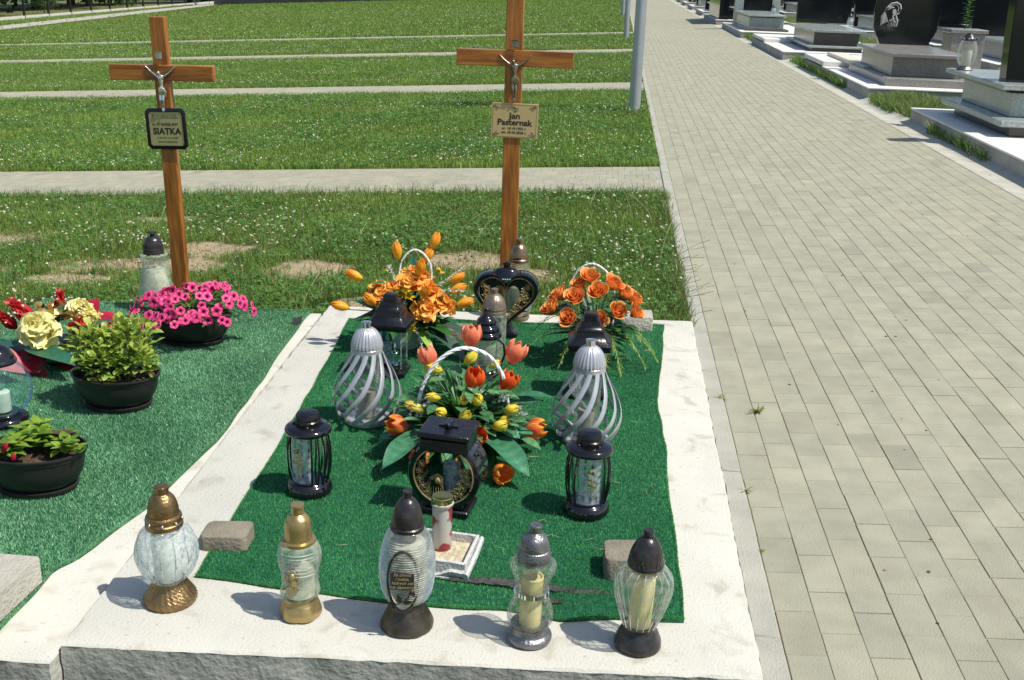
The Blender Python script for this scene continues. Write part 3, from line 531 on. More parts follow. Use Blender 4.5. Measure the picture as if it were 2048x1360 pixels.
# 4 -- pewter hourglass lantern
L = lantern('pewter capped hourglass lantern with a ribbed ring round its waist', (-.128, 2.346, Z0), tilt=(0, R(1)))
lat('foot', sm([(.053, 0), (.0565, .006), (.056, .016), (.048, .024), (.0455, .03), (.044, .04), (.047, .046)], 6), PEWTER, L)
lat('glass_bowl', wall(sm([(.045, .044), (.054, .054), (.0575, .068), (.054, .09), (.045, .115), (.0385, .137), (.0405, .155), (.05, .185), (.0575, .207), (.054, .213), (.043, .217), (.04, .222)], 6)), GL_HM, L, 64, None, False)
lat('candle', sm([(.0265, .045), (.027, .16), (.0275, .174), (.024, .176), (.022, .17)], 3), WAX, L, 32)
lat('waist_ring', [(.04, .13), (.0425, .131), (.0425, .142), (.04, .143)], CHROME, L, 90, lambda a, z, r: 1+.025*math.sin(a*30), False)
lat('cap', [(.0385, .216), (.0395, .22), (.039, .228), (.0415, .231), (.0415, .24), (.039, .244), (.0385, .25)] + sm([(.036, .252), (.035, .264), (.03, .28), (.0215, .291), (.0155, .295)], 6) + [(.0135, .296), (.0135, .309), (.0155, .31), (.0155, .314), (.0145, .3155)], PEWTER, L)
# 5 -- dark capped amphora lantern
L = lantern('dark pewter capped lantern with long ribbed egg glass, rightmost on the front edge', (.14, 2.357, Z0), tilt=(0, R(1.2)))
lat('foot', sm([(.054, 0), (.0575, .006), (.0565, .018), (.048, .038), (.041, .052), (.0405, .06)], 6), GUN, L, 60, lambda a, z, r: 1+.03*abs(math.sin(a*3+z*20))*(1 if z < .045 else 0))
lat('glass_bowl', wall(sm([(.039, .058), (.045, .07), (.056, .1), (.067, .14), (.071, .17), (.068, .193), (.057, .21), (.046, .218), (.0435, .226)], 6)), GL_CL, L, 108, lambda a, z, r: 1+.03*abs(math.sin(a*9)), False)
lat('candle', sm([(.0285, .06), (.0285, .19), (.029, .196), (.025, .198), (.022, .192)], 3), WAX, L, 32)
lat('cap', [(.0425, .222), (.044, .225), (.044, .232), (.042, .235)] + sm([(.0415, .237), (.0385, .255), (.032, .276), (.023, .292), (.0135, .3)], 6) + [(.0115, .3), (.0115, .306), (.0125, .307), (.0125, .314), (.011, .318)], GUN, L, 72, lambda a, z, r: 1+.03*abs(math.sin(a*6+z*9))*(1 if .236 < z < .27 else 0))
for q in range(6):
    a = q*PI/3+.25; c_, s_ = math.cos(a), math.sin(a); b = MB()
    b.tube([(.043*c_-.006*s_, .043*s_+.006*c_, .237), (.0415*c_, .0415*s_, .25), (.043*c_+.006*s_, .043*s_-.006*c_, .237)], .0016, 5); b.obj('filigree', PEWTER, L)
ribs(L, [(.042, .062), (.056, .1), (.0675, .14), (.0715, .17), (.0685, .193), (.057, .21), (.047, .219)], 18, .0013, GL_RB, .2)
# 6/7 -- black cage lanterns with rose panel
def cage(label, loc, rz):
    L = lantern(label, loc, rz)
    lat('foot', sm([(.066, 0), (.0705, .006), (.07, .018), (.065, .03), (.058, .036), (.054, .04)], 5), CERAM, L, 56)
    lat('glass_cylinder', [(.048, .036), (.048, .2)], GL_PL, L, 36, None, False)
    b = MB(); n = 8
    for q in range(n+1):   # the curved front panel
        a = -PI/2 + (q/n-.5)*1.5
        for z in (.045, .2): b.v.append((.053*math.cos(a), .053*math.sin(a), z)); b.c.append((1, 1, 1))
    for q in range(n): b.f.append((2*q, 2*q+2, 2*q+3, 2*q+1)); b.sm.append(True)
    pn = b.obj('frosted_panel', GL_FR, L)
    b = MB()
    for aa in (-.78, .78): a = -PI/2+aa; b.tube([(r_*math.cos(a), r_*math.sin(a), z) for r_, z in sm([(.055, .036), (.062, .075), (.065, .12), (.062, .165), (.055, .2)], 4)], .0032, 6)
    for z in (.043, .2): b.tube([(.056*math.cos(a), .056*math.sin(a), z) for a in np.linspace(-PI/2-.78, -PI/2+.78, 12)], .003, 6)
    b.obj('panel_frame', CERAM, L)
    for q in range(13):
        a = -PI/2+.78+(2*PI-1.56)*(q+1)/14; b = MB(); b.tube([(r_*math.cos(a), r_*math.sin(a), z) for r_, z in sm([(.055, .034), (.064, .075), (.067, .12), (.064, .165), (.055, .203)], 4)], .0032, 6, None, (1.0, 1.0)); b.obj('cage_bar', CERAM, L)
    lat('collar', sm([(.054, .196), (.066, .199), (.071, .204), (.071, .212), (.066, .219), (.052, .224), (.042, .226)], 4), CERAM, L, 56)
    b = MB(); b.lathe([(.041, .222), (.0415, .224), (.0415, .238), (.0385, .241), (.038, .252), (.033, .262), (.016, .2655)], 12, None, True, None, 0, 0, 1, 1, False)
    for q in range(4): a = q*PI/2+.6; b.ball((.043*math.cos(a), .043*math.sin(a), .226), .006, 8)
    b.obj('cap', BLACKM, L)
    b = MB(); y = -.0565; b.tube([(.002, y, .15), (.006, y-.001, .12), (.004, y, .095), (.012, y, .065)], .0014, 5)
    for p_, d_ in (((.004, y, .125), (-1, 0, .35)), ((.005, y, .11), (-1, 0, -.1)), ((.005, y, .118), (.9, 0, .5)), ((.005, y, .1), (.8, 0, .5))): b.leaf(p_, d_, (0, -1, 0), .017, .011, .1, .3)
    for q in range(9): a = q*.8; b.leaf((.001, y, .152), (math.cos(a)*.8, -.35, math.sin(a)*.7+.4), (0, -1, 0), .014, .012, -.6, .3)
    b.ball((.001, y-.002, .156), .006, 8); b.obj('rose_relief', GRELIEF, L)
cage('black barred lantern with rose panel on the left of the turf, near the white strip', (-.869, 3.037, ZC), R(-22))
cage('black barred lantern with rose panel, in front of the right silver swirl lantern', (-.008, 3.035, ZC), R(8))
# 8/9 -- silver swirl lanterns
def swirl(label, loc, rz):
    L = lantern(label, loc, rz)
    lat('base_ring', sm([(.078, 0), (.0805, .004), (.08, .016), (.074, .021), (.06, .02), (.03, .018)], 4), SILVER, L, 64, lambda a, z, r: 1+.012*math.sin(a*24)*(1 if r > .07 else 0))
    lat('glass_cylinder', wall([(.044, .02), (.045, .04), (.045, .25), (.043, .262)], .002), glassM('cylinder_glass', (.95, .97, .96), .04, .2, .3, .3, 40, .12, (.7, .72, .66)), L, 40, lambda a, z, r: 1+.01*math.sin(a*9+z*60), False)
    lat('candle', sm([(.03, .022), (.031, .11), (.028, .114), (.01, .112)], 2), M('clouded_wax', (.55, .52, .42), .5, 0, .15, 30), L, 28)
    N = 12; prof = sm([(.052, .27), (.068, .235), (.093, .19), (.115, .14), (.1235, .1), (.116, .062), (.098, .03), (.08, .012)], 5)
    for q in range(N):
        b = MB(); a0 = 2*PI*q/N; m_ = len(prof); P = []; U = []
        for i, (r_, z) in enumerate(prof):
            t = i/(m_-1); a = a0 - 1.75*(t**1.15); P.append((r_*math.cos(a), r_*math.sin(a), z)); U.append((math.cos(a), math.sin(a), .15))
        b.tube(P, [.0086]*m_, 8, None, (1, .24), U); b.obj('swirl_bar', SILVER, L)
    lat('cap', [(.053, .262), (.0555, .264), (.0555, .279), (.0525, .282)] + sm([(.0535, .283), (.052, .297), (.0455, .32), (.034, .34), (.021, .351), (.017, .353)], 6), SILVER, L, 112, lambda a, z, r: 1+(.075*abs(math.sin(a*13))*(1 if .283 < z < .352 else 0)))
    b = MB()
    for q in range(28): a = q*PI/14; b.ball((.054*math.cos(a), .054*math.sin(a), .284), .0035, 6)
    b.obj('beaded_rim', SILVER, L)
    lat('finial', [(.0155, .35), (.0155, .368), (.017, .369), (.017, .3735), (.012, .375)], CHROME, L, 28)
swirl('silver fluted cap lantern with swirling bars, next to the white strip on the left', (-.814, 3.614, ZC), .2)
swirl('silver fluted cap lantern with swirling bars, right of the tulip basket', (-.027, 3.568, ZC), .1)
# 10 -- big black drum lantern with gold relief
L = lantern('large black drum shaped lantern with gold floral relief and square lid before the tulips', (-.428, 2.99, ZC), R(-7))
b = MB(); b.box(-.078, .078, -.06, .06, 0, .02, .004); b.box(-.06, .06, -.05, .05, .02, .034, .004); b.obj('foot', BLACKM, L)
b = MB(); n = 48; RR, CZ = .109, .13; v = []
for y, r_ in ((-.05, RR-.024), (-.055, RR-.02), (-.055, RR-.002), (-.05, RR+.002), (.05, RR+.002), (.055, RR-.002), (.055, RR-.02), (.05, RR-.024)):
    v += [(r_*math.cos(2*PI*j/n), y, CZ+r_*math.sin(2*PI*j/n)) for j in range(n)]
b.add(v, [(((i+1) % 8)*n+j, ((i+1) % 8)*n+(j+1) % n, i*n+(j+1) % n, i*n+j) for i in range(8) for j in range(n)]); b.obj('drum', CERAM, L)
def relief_side(b, s_):
    for q in range(26):
        a = random.uniform(-.9, .9); y = random.uniform(-.04, .04)
        if True:
            aa = a if s_ == 0 else PI-a; p = ((RR+.003)*math.cos(aa), y, CZ+(RR+.003)*math.sin(aa)); b.tube([p, (p[0], p[1]+random.uniform(-.012, .012), p[2]+random.uniform(-.012, .012))], .0022, 5)
for s_ in (0, 1): b = MB(); relief_side(b, s_); b.obj('side_relief', BLACKM, L)
b = MB(); b.tube([((RR-.018)*math.cos(a), -.0565, CZ+(RR-.018)*math.sin(a)) for a in np.linspace(0, 2*PI, 60)], .0026, 6); b.obj('gold_rim', GRELIEF, L)
for y in (-.047, .047):
    b = MB(); b.add([((RR-.01)*math.cos(2*PI*j/n), y, CZ+(RR-.01)*math.sin(2*PI*j/n)) for j in range(n)], [tuple(range(n))], None, False); b.obj('glass_pane', GL_PL, L)
def flowerflat(b, cx, cz, r_, y, k=6):
    for q in range(k): a = 2*PI*q/k+cx*90; b.tube([(cx, y, cz), (cx+r_*.7*math.cos(a-.35), y-.001, cz+r_*.7*math.sin(a-.35)), (cx+r_*math.cos(a), y-.001, cz+r_*math.sin(a)), (cx+r_*.7*math.cos(a+.35), y-.001, cz+r_*.7*math.sin(a+.35)), (cx, y, cz)], .0011, 5)
    b.ball((cx, y-.001, cz), r_*.28, 6)
b = MB(); plate = MB()
for a in np.linspace(PI*.86, PI*1.28, 5): r_ = RR-.034; flowerflat(b, r_*math.cos(a), CZ+r_*math.sin(a), .0135, -.052)
for a in np.linspace(-PI*.42, PI*.1, 7): r_ = RR-.036-.004*math.sin(a*9); flowerflat(b, r_*math.cos(a), CZ+r_*math.sin(a), .0145, -.052); flowerflat(b, (r_-.016)*math.cos(a+.1), CZ+(r_-.016)*math.sin(a+.1), .009, -.052, 5)
fx, fz = -.026, .1   # hooded woman in profile, built of raised contour lines
for s_ in (1, .82, .66): b.tube([(fx-.022*s_-.004, -.052, fz-.045), (fx-.026*s_, -.053, fz-.012), (fx-.016*s_, -.053, fz+.018*s_), (fx+.006*s_, -.053, fz+.034*s_), (fx+.024*s_, -.053, fz+.024*s_), (fx+.024*s_, -.053, fz+.002), (fx+.026, -.052, fz-.02), (fx+.03*s_, -.052, fz-.045)], .0014, 5)
for q in range(6): b.tube([(fx-.018+q*.007, -.053, fz-.008-.003*(q % 2)), (fx-.02+q*.008, -.053, fz-.026), (fx-.024+q*.01, -.053, fz-.046)], .0011, 5)
b.ball((fx+.008, -.051, fz+.013), .0095, 10, 1.2); b.tube([(fx+.014, -.06, fz+.018), (fx+.019, -.06, fz+.012), (fx+.013, -.06, fz+.005)], .001, 4); b.obj('gold_relief', GRELIEF, L)
n2 = 22; plate.add([((RR-.012)*math.cos(t), -.0495, CZ+(RR-.012)*math.sin(t)) for t in np.linspace(PI*.82, PI*1.5, n2)] + [((RR-.042)*math.cos(t)-.004, -.0495, CZ+(RR-.046)*math.sin(t)) for t in np.linspace(PI*.82, PI*1.5, n2)], [(i, i+1, n2+i+1, n2+i) for i in range(n2-1)])
plate.add([((RR-.012)*math.cos(t), -.0495, CZ+(RR-.012)*math.sin(t)) for t in np.linspace(-PI*.5, PI*.12, n2)] + [((RR-.048)*math.cos(t)+.002, -.0495, CZ+(RR-.05)*math.sin(t)) for t in np.linspace(-PI*.5, PI*.12, n2)], [(i, i+1, n2+i+1, n2+i) for i in range(n2-1)])
plate.add([(fx+x, -.0492, fz+z) for x, z in ((-.032, -.05), (-.03, -.012), (-.02, .02), (.004, .038), (.026, .03), (.03, 0), (.034, -.05))], [(0, 1, 2, 3, 4, 5, 6)]); plate.obj('relief_backing', BLACKM, L)
lat('candle', [(.026, .034), (.026, .15), (.023, .152)], GL_FR, L, 24, cx=.012)
b = MB(); b.box(-.074, .074, -.064, .064, .206, .25, .006); b.box(-.079, .079, -.07, .07, .25, .268, .004); b.obj('lid', BLACKM, L)
b = MB(); b.box(-.03, .03, -.006, .01, .268, .273, .001); b.box(-.009, .009, -.026, .028, .271, .286, .003); b.obj('lid_handle', BLACK, L)
# 11/12 -- black pagoda lanterns with clear walls
def sq(b, prof, c=.012):  # square lathe with chamfered corners
    v = []; n = 8
    for h, z in prof: k = min(c, h*.3); v += [(h-k, -h, z), (h, -h+k, z), (h, h-k, z), (h-k, h, z), (-h+k, h, z), (-h, h-k, z), (-h, -h+k, z), (-h+k, -h, z)]
    m_ = len(prof); b.add(v, [(i*n+j, i*n+(j+1) % n, (i+1)*n+(j+1) % n, (i+1)*n+j) for i in range(m_-1) for j in range(n)] + [tuple(range(n-1, -1, -1)), tuple((m_-1)*n+j for j in range(n))], None, False)
def pagoda(label, loc, rz, deco):
    L = lantern(label, loc, rz); b = MB(); sq(b, [(.066, 0), (.068, .004), (.068, .018), (.058, .024), (.056, .036), (.05, .038)]); b.obj('foot', BLACKM, L)
    b = MB(); sq(b, [(.068, .196), (.08, .198), (.082, .202), (.082, .222), (.078, .226), (.066, .234), (.056, .25), (.052, .264), (.052, .272), (.047, .275), (.04, .284), (.036, .3), (.036, .306), (.026, .308), (.026, .328), (.022, .331)], .005); b.obj('roof', BLACKM, L)
    for q in range(4):
        b = MB(); b.box(-.05, .05, -.054, -.052, .036, .2); b.obj('glass_pane', GL_PL if deco else glassM('mint_pane', (.85, .95, .9), .08, .1, .2, 0, 60, .45, (.62, .75, .68)), L, None, (0, 0, q*PI/2))
        b = MB(); b.box(-.0545, -.0495, -.0565, -.0515, .036, .2, .001); b.obj('corner_post', GL_FR if deco else GL_PL, L, None, (0, 0, q*PI/2))
    if deco:
        for x, y, r_, h in ((-.014, .0, .018, .118), (.02, -.012, .014, .085)):
            b = MB(); b.lathe(sm([(r_*1.2, .04), (r_, .05), (r_*.95, h), (r_*1.1, h+.006), (r_*.5, h+.012), (r_*.22, h+.014), (r_*.45, h+.026), (.0015, h+.045)], 4), 20, None, True, None, x, y); b.obj('glass_candle', GL_FR if x < 0 else CHROME, L)
        lat('dish', [(.03, .038), (.042, .046), (.043, .05), (.04, .05), (.03, .042)], CHROME, L, 40, lambda a, z, r: 1+.02*math.sin(a*20))
    else: lat('candle', [(.036, .037), (.037, .16), (.03, .165)], M('mint_wax', (.5, .62, .52), .5, 0, .05), L, 24)
pagoda('black pagoda roof lantern with glass candles inside, before the mixed orange flower pot', (-.83, 4.12, ZC), R(-3), True)
pagoda('black pagoda roof lantern in front of the basket of orange roses', (-.035, 4.02, ZC), R(3), False)
# 13 -- black heart lantern
L = lantern('black heart shaped lantern with gold lined rim in front of the tall cross', (-.425, 4.70, ZC), R(4))
b = MB(); sq(b, [(.055, 0), (.057, .004), (.056, .014), (.04, .02), (.036, .034), (.03, .05)], .008); b.obj('foot', CERAM, L)
def heart(s_, n=60): return [(s_*.0092*16*math.sin(t)**3, s_*.0092*(13*math.cos(t)-5*math.cos(2*t)-2*math.cos(3*t)-math.cos(4*t))*1.0) for t in np.linspace(0, 2*PI, n, endpoint=False)]
HC = .182
b = MB(); v = []; H_ = []
for y, s_ in ((-.038, .8), (-.048, .87), (-.048, .96), (-.036, 1.0), (.036, 1.0), (.045, .96), (.045, .87), (.038, .8)):
    v += [(x, y, HC+z) for x, z in heart(s_)]
n = 60; b.add(v, [(i*n+j, i*n+(j+1) % n, ((i+1) % 8)*n+(j+1) % n, ((i+1) % 8)*n+j) for i in range(8) for j in range(n)]); b.obj('heart_frame', CERAM, L)
b = MB(); h = heart(.82); b.tube([(x, -.043, HC+z) for x, z in h+h[:1]], .0022, 6); b.obj('gold_rim', GRELIEF, L)
b = MB(); h = heart(.81); b.add([(x, .02, HC+z) for x, z in h], [tuple(range(n))], None, False); b.obj('glass_pane', glassM('reflection_tint_pane', (.35, .4, .36), .05, .05, .3), L)  # pane tint darkened to imitate a grey reflection in the glass
hh = heart(.81); hb = MB()
for lo, hi in ((3, 23), (37, 57)):
    P_ = hh[lo:hi+1]; I_ = [(x*.52, z*.72-.01) for x, z in P_]; m_ = len(P_); hb.add([(x, -.034, HC+z) for x, z in P_]+[(x, -.034, HC+z) for x, z in I_], [(j, j+1, m_+j+1, m_+j) for j in range(m_-1)], None, False)
hb.obj('relief_backing', BLACKM, L)
b = MB()
for s_ in (-1, 1):
    for q in range(9): t = q/8; flowerflat(b, s_*(.098-.072*t**1.6), HC+.055-.15*t+.01*math.sin(q*2), .017, -.037, 5); flowerflat(b, s_*(.078-.06*t**1.6), HC+.045-.12*t, .01, -.037, 5)
    for q in range(6): b.leaf((s_*.1, -.036, HC+.02-.02*q), (-s_, -.1, .6-q*.2), (0, -1, 0), .035, .009, .4, .2)
b.obj('lily_relief', GRELIEF, L)
b = MB(); v = [(x*1.0, -.03, HC+z) for x, z in h]; 
b2 = MB(); lat('cap', sm([(.075, .258), (.072, .27), (.055, .292), (.042, .304), (.02, .311)], 4) + [(.014, .312), (.014, .32), (.018, .322), (.017, .332), (.008, .335)], CERAM, L, 40, lambda a, z, r: 1+.03*abs(math.sin(a*4))*(1 if z > .262 else 0), sy=.62)
b = MB()
for q in range(6): a = -PI/2+(q-2.5)*.14; b.ball((.073*math.cos(a)*1.0, .046*math.sin(a)-.001, .266), .0042, 6)
b.obj('vent_holes', M('pale_vent', (.2, .5, .4), .4), L)
# 14 -- bronze ribbed cap over hexagonal glass
def tallglass(label, loc, capm, gm, prof, capprof, ribs, seg=48, fn=None, foot=None, wax=None):
    L = lantern(label, loc); lat('glass_bowl', wall(sm(prof, 5)), gm, L, seg, fn, False)
    lat('cap', capprof, capm, L, 84, ribs); lat('foot', foot or [(.045, 0), (.048, .004), (.046, .02), (.04, .026)], capm, L, 40)
    if wax: lat('candle', wax, M('milky_wax', (1, 1, 1)), L, 24)
    return L
L = tallglass('bronze fluted cap lantern with hexagonal glass in front of the black heart', (-.436, 4.30, ZC), M('fluted_bronze', (.25, .2, .15), .36, .6, .25, 40, .2, 120), GL_SM,
    [(.04, .02), (.05, .03), (.052, .12), (.053, .19), (.06, .212), (.058, .22), (.046, .223)], [(.047, .22), (.05, .222), (.05, .232), (.048, .236)] + sm([(.0485, .238), (.046, .256), (.038, .28), (.024, .297), (.015, .302)], 5) + [(.013, .303), (.013, .318), (.015, .319), (.014, .324)],
    lambda a, z, r: 1+.035*abs(math.sin(a*12))*(1 if .238 < z < .3 else 0), 6, None)
b = MB(); b.box(-.003, .003, -.058, -.052, .13, .175, .001); b.box(-.014, .014, -.058, -.052, .152, .158, .001); b.obj('cross_ornament', BRONZE, L)
# 15 -- black stepped lantern
L = lantern('black lantern with stepped conical cap behind the central tulips', (-.452, 4.17, ZC))
lat('cap', sm([(.058, .16), (.0635, .164), (.062, .178), (.054, .184), (.053, .188), (.054, .196), (.05, .206), (.04, .212), (.039, .216), (.04, .224), (.034, .236), (.022, .246)], 3) + [(.02, .25), (.015, .262), (.013, .268), (.013, .276), (.009, .28)], CERAM, L)
lat('glass_bowl', wall([(.04, .03), (.05, .05), (.05, .15), (.045, .163)]), GL_SM, L, 32, None, False); lat('foot', sm([(.055, 0), (.058, .006), (.054, .02), (.04, .03)], 4), CERAM, L)
for s_ in (-1, 1):
    b = MB(); b.tube([(s_*.052, -.02, .155), (s_*.075, -.03, .14), (s_*.08, -.03, .1), (s_*.068, -.025, .06), (s_*.05, -.02, .03)], .005, 8); b.obj('side_arm', CERAM, L)
# 16 -- lantern by the tall cross
tallglass('bronze capped lantern with tall conical glass at the foot of the tall cross', (-.395, 4.97, ZT+.002), M('worn_bronze', (.24, .17, .1), .3, .75, .35, 25, .2, 100), GL_HM,
    [(.052, .02), (.066, .04), (.072, .08), (.068, .15), (.056, .22), (.045, .27), (.041, .28)], [(.045, .276), (.0475, .279), (.0475, .29), (.044, .294)] + sm([(.045, .296), (.042, .318), (.034, .342), (.024, .356), (.018, .36)], 5) + [(.016, .361), (.016, .378), (.018, .379), (.017, .386)],
    lambda a, z, r: 1+.03*abs(math.sin(a*3))*(1 if .296 < z < .34 else 0), 64, lambda a, z, r: 1+.01*math.sin(a*26), [(.055, 0), (.06, .005), (.058, .018), (.05, .03)], [(.045, .03), (.05, .12), (.03, .15)])
# 17 -- lantern behind the petunias
tallglass('dark domed cap lantern with milky vase glass behind the pink petunias', (-2.085, 4.80, ZL+.012), GUN, GL_SM,
    [(.055, .02), (.075, .05), (.078, .1), (.066, .17), (.055, .215), (.05, .235), (.06, .262), (.0615, .268), (.05, .275)], [(.046, .27), (.0475, .274), (.047, .284), (.0455, .288), (.0465, .292), (.045, .298)] + sm([(.0445, .3), (.0425, .32), (.035, .34), (.022, .352), (.014, .355)], 5) + [(.01, .356), (.012, .366), (.02, .368), (.018, .375), (.006, .378)],
    lambda a, z, r: 1+(.012*math.sin(a*30)*math.sin(z*700) if .3 < z < .35 else 0)+(.2*math.sin(a*4) if z > .366 else 0), 64, lambda a, z, r: 1+.03*abs(math.sin(a*7))*(1 if z > .2 else .2)+.008*math.sin(z*300), [(.05, 0), (.058, .005), (.056, .02), (.05, .03)], [(.055, .03), (.062, .09), (.055, .16), (.045, .2)])
# 18 -- iridescent globe at the left edge
L = lantern('black capped lantern with shimmering blue glass globe at the left picture edge', (-2.085, 3.43, ZL+.012))
lat('foot', sm([(.08, 0), (.085, .006), (.078, .02), (.06, .03), (.055, .036)], 5), CERAM, L)
lat('glass_bowl', wall(sm([(.055, .034), (.075, .045), (.098, .08), (.107, .125), (.098, .17), (.075, .205), (.058, .217), (.055, .222)], 6)), GL_IR, L, 56, None, False)
lat('candle', [(.03, .04), (.03, .11), (.027, .112)], M('milky_wax', (1, 1, 1)), L, 24)
lat('cap', [(.056, .216), (.064, .219), (.066, .226), (.063, .233)] + sm([(.06, .236), (.055, .25), (.045, .266), (.03, .278), (.02, .283)], 5) + [(.018, .284), (.018, .297), (.012, .3)], CERAM, L)
# candle with gold lid in the plaster book dish
L = thing('book_planter', 'grey white plaster dish shaped like an open book with sandy inside', 'dish', (-.392, 2.665, ZC), R(-6))
PL = M('white_washed_plaster', (.58, .58, .56), .85, 0, .3, 25, .7, 120, .2, base2=(.4, .4, .39), hue2=.55)
b = MB(); n = 14; X0, X1 = -.083, .083; v = []
for i in range(n+1):
    t = i/n; x = X0+(X1-X0)*t; zz = .02*abs(2*t-1)**2 - .006*math.cos(4*PI*t); yf = -.085+.006*math.sin(PI*t)
    v += [(x*1.04, yf-.008, zz+.004), (x*1.04, yf-.01, zz+.016), (x, yf, zz+.02), (x*.97, yf, .05), (x*.93, yf+.006, .052)]
b.add(v, [(i*5+k_, (i+1)*5+k_, (i+1)*5+k_+1, i*5+k_+1) for i in range(n) for k_ in range(4)])
for x0, x1, y0, y1 in ((X0, X0+.009, -.08, .085), (X1-.009, X1, -.08, .085), (X0+.009, X1-.009, .076, .085), (X0+.009, X1-.009, -.081, -.072)): b.box(x0, x1, y0, y1, .008, .052, .002)
b.box(X0-.006, X0, -.09, .09, .012, .032, .003); b.tube([(X1+.004, -.095, .018), (X1+.008, 0, .03), (X1+.006, .09, .034)], .012, 8, None, (.6, 1)); b.box(X0, X1, -.09, .085, 0, .01, .003)
b.obj('shell', PL, L); b = MB(); b.box(X0+.009, X1-.009, -.072, .076, .01, .026); b.obj('sand_fill', M('sandy_fill', (.5, .44, .3), .95, 0, .3, 60, .6, 120), L)
L = thing('votive_candle', 'memorial candle with pierced gold lid and printed red roses, in the book dish', 'candle', (-.401, 2.70, ZC+.026))
def printed():
    mt = M('printed_sleeve', (.72, .7, .64), .3, 0, .03, 10, 0, 10, .5); t = mt.node_tree; n = t.nodes; LK = t.links; p = n['Principled BSDF']; old = p.inputs['Base Color'].links[0].from_socket
    tc = n.new('ShaderNodeTexCoord'); vo = n.new('ShaderNodeTexNoise'); vo.inputs['Scale'].default_value = 22; vo.inputs['Detail'].default_value = 1; LK.new(tc.outputs['Object'], vo.inputs[0])
    r = n.new('ShaderNodeValToRGB'); r.color_ramp.elements[0].position = .53; r.color_ramp.elements[1].position = .57; LK.new(vo.outputs[0], r.inputs[0])
    mx = n.new('ShaderNodeMix'); mx.data_type = 'RGBA'; LK.new(r.outputs[0], mx.inputs[0]); LK.new(old, mx.inputs[6]); mx.inputs[7].default_value = (.45, .05, .07, 1); LK.new(mx.outputs[2], p.inputs['Base Color']); p.inputs['Coat Weight'].default_value = .5
    tr = n.new('ShaderNodeBsdfTranslucent'); LK.new(mx.outputs[2], tr.inputs[0]); ms = n.new('ShaderNodeMixShader'); ms.inputs[0].default_value = .35; LK.new(p.outputs[0], ms.inputs[1]); LK.new(tr.outputs[0], ms.inputs[2]); LK.new(ms.outputs[0], n['Material Output'].inputs[0]); return mt
lat('sleeve', [(.026, 0), (.0275, .004), (.0275, .128), (.031, .132), (.032, .14), (.0295, .141)], printed(), L, 36)
lat('gold_lid', [(.0285, .134), (.0285, .156), (.029, .158), (.028, .16), (.02, .1585), (.001, .158)], BRASS, L, 48); b = MB()
for q in range(10): a = q*PI/5+.2; b.ball((.0277*math.cos(a), .0277*math.sin(a), .146), .0038, 8)
b.obj('lid_holes', M('hole_dark', (.08, .07, .05), .8), L)
b = MB()
# ================================================================== FLOWERS
PET = M('petal', (1, 1, 1), .5, 0, .08, 60, 0, 60, .4, attr='Col', trans=.28)
LEAF = M('fabric_leaf', (1, 1, 1), .42, 0, .2, 50, .25, 160, .5, attr='Col', trans=.15)
LIVE = M('live_leaf', (1, 1, 1), .4, 0, .18, 60, .15, 120, .5, attr='Col', trans=.35)
SOILM = M('potting_soil', (.075, .05, .035), .95, 0, .5, 60, 1.0, 90, .1, det=9)
POT = M('black_plastic_pot', (.018, .018, .016), .42, 0, .2, 12, .08, 60, .5); POTW = M('white_plastic_pot', (.62, .68, .64), .4, 0, .04, 10, 0, 60, .5)
def lerp(a, b, t): return tuple(a[i]*(1-t)+b[i]*t for i in range(3))
def petalgrid(b, a, rf, wf, zf, c0, c1, ce, n=6, m_=4, ruf=0, ph=0):
    v = []; cs = []
    for i in range(n+1):
        t = i/n
        for j in range(-m_, m_+1):
            u = j/m_; an = a+u*wf(t); r = rf(t)*(1-.06*u*u) + ruf*math.sin(u*7+ph+t*3)*t; z = zf(t) - .10*abs(u)**2*zf(1)*t + ruf*math.cos(u*9+ph)*t
            v.append((r*math.cos(an), r*math.sin(an), z)); c = lerp(c0, c1, t); cs.append(lerp(c, ce, max(abs(u)**2.5, t**6)*.8))
    w_ = 2*m_+1; b.add(v, [(i*w_+j, i*w_+j+1, (i+1)*w_+j+1, (i+1)*w_+j) for i in range(n) for j in range(2*m_)], cs)
GRN = (.05, .16, .02)
def m_tulip(s, c0, c1, ce, op=.1, stem=.0, ln=1.1):
    b = MB()
    for k in range(6):
        inn = k % 2; q = .88 if inn else 1.0; a = k*PI/3+random.uniform(-.12, .12); o_ = op*random.uniform(.6, 1.5)
        petalgrid(b, a, lambda t: s*q*(.1+.37*math.sin(PI*min(.9, .04+.8*t))+o_*t**3), lambda t: .82*min(1, .35+2.2*t)*max(0, 1-t**4.5)**.62+.02, lambda t: s*(ln*t-(0 if inn else .06*t*t)), c0, c1, ce, ph=k, ruf=s*.012)
    b.ball((0, 0, s*.03), s*.12, 8, .8, GRN)
    if stem: b.tube([(0, 0, 0), (0.004, 0, -stem*.5), (0, 0, -stem)], .0022, 5, GRN)
    return b
def m_rose(s, c0, c1, ce):
    b = MB(); N = 15
    for k in range(N):
        t0 = k/N; a = k*2.4; R_ = s*(.06+.36*t0); H_ = s*(.62-.08*t0); fl = .16*t0**1.5
        petalgrid(b, a, lambda t: R_*(.35+.65*math.sin(PI*.5*min(1, t*1.6)))+s*fl*t**4, lambda t: (1.15-.35*t0)*math.sin(PI*min(1, .18+.6*t)), lambda t: H_*t - s*.09*t0*t**5, lerp(c0, c1, .2), lerp(c1, c0, 1-t0) if t0 < .4 else c1, ce, ph=k)
    for k in range(5): b.leaf((0, 0, .02*s), (math.cos(k*1.26), math.sin(k*1.26), -.1), (0, 0, 1), s*.3, s*.16, -1.2, .2, 4, GRN)
    b.ball((0, 0, .03*s), s*.12, 8, 1, GRN); return b
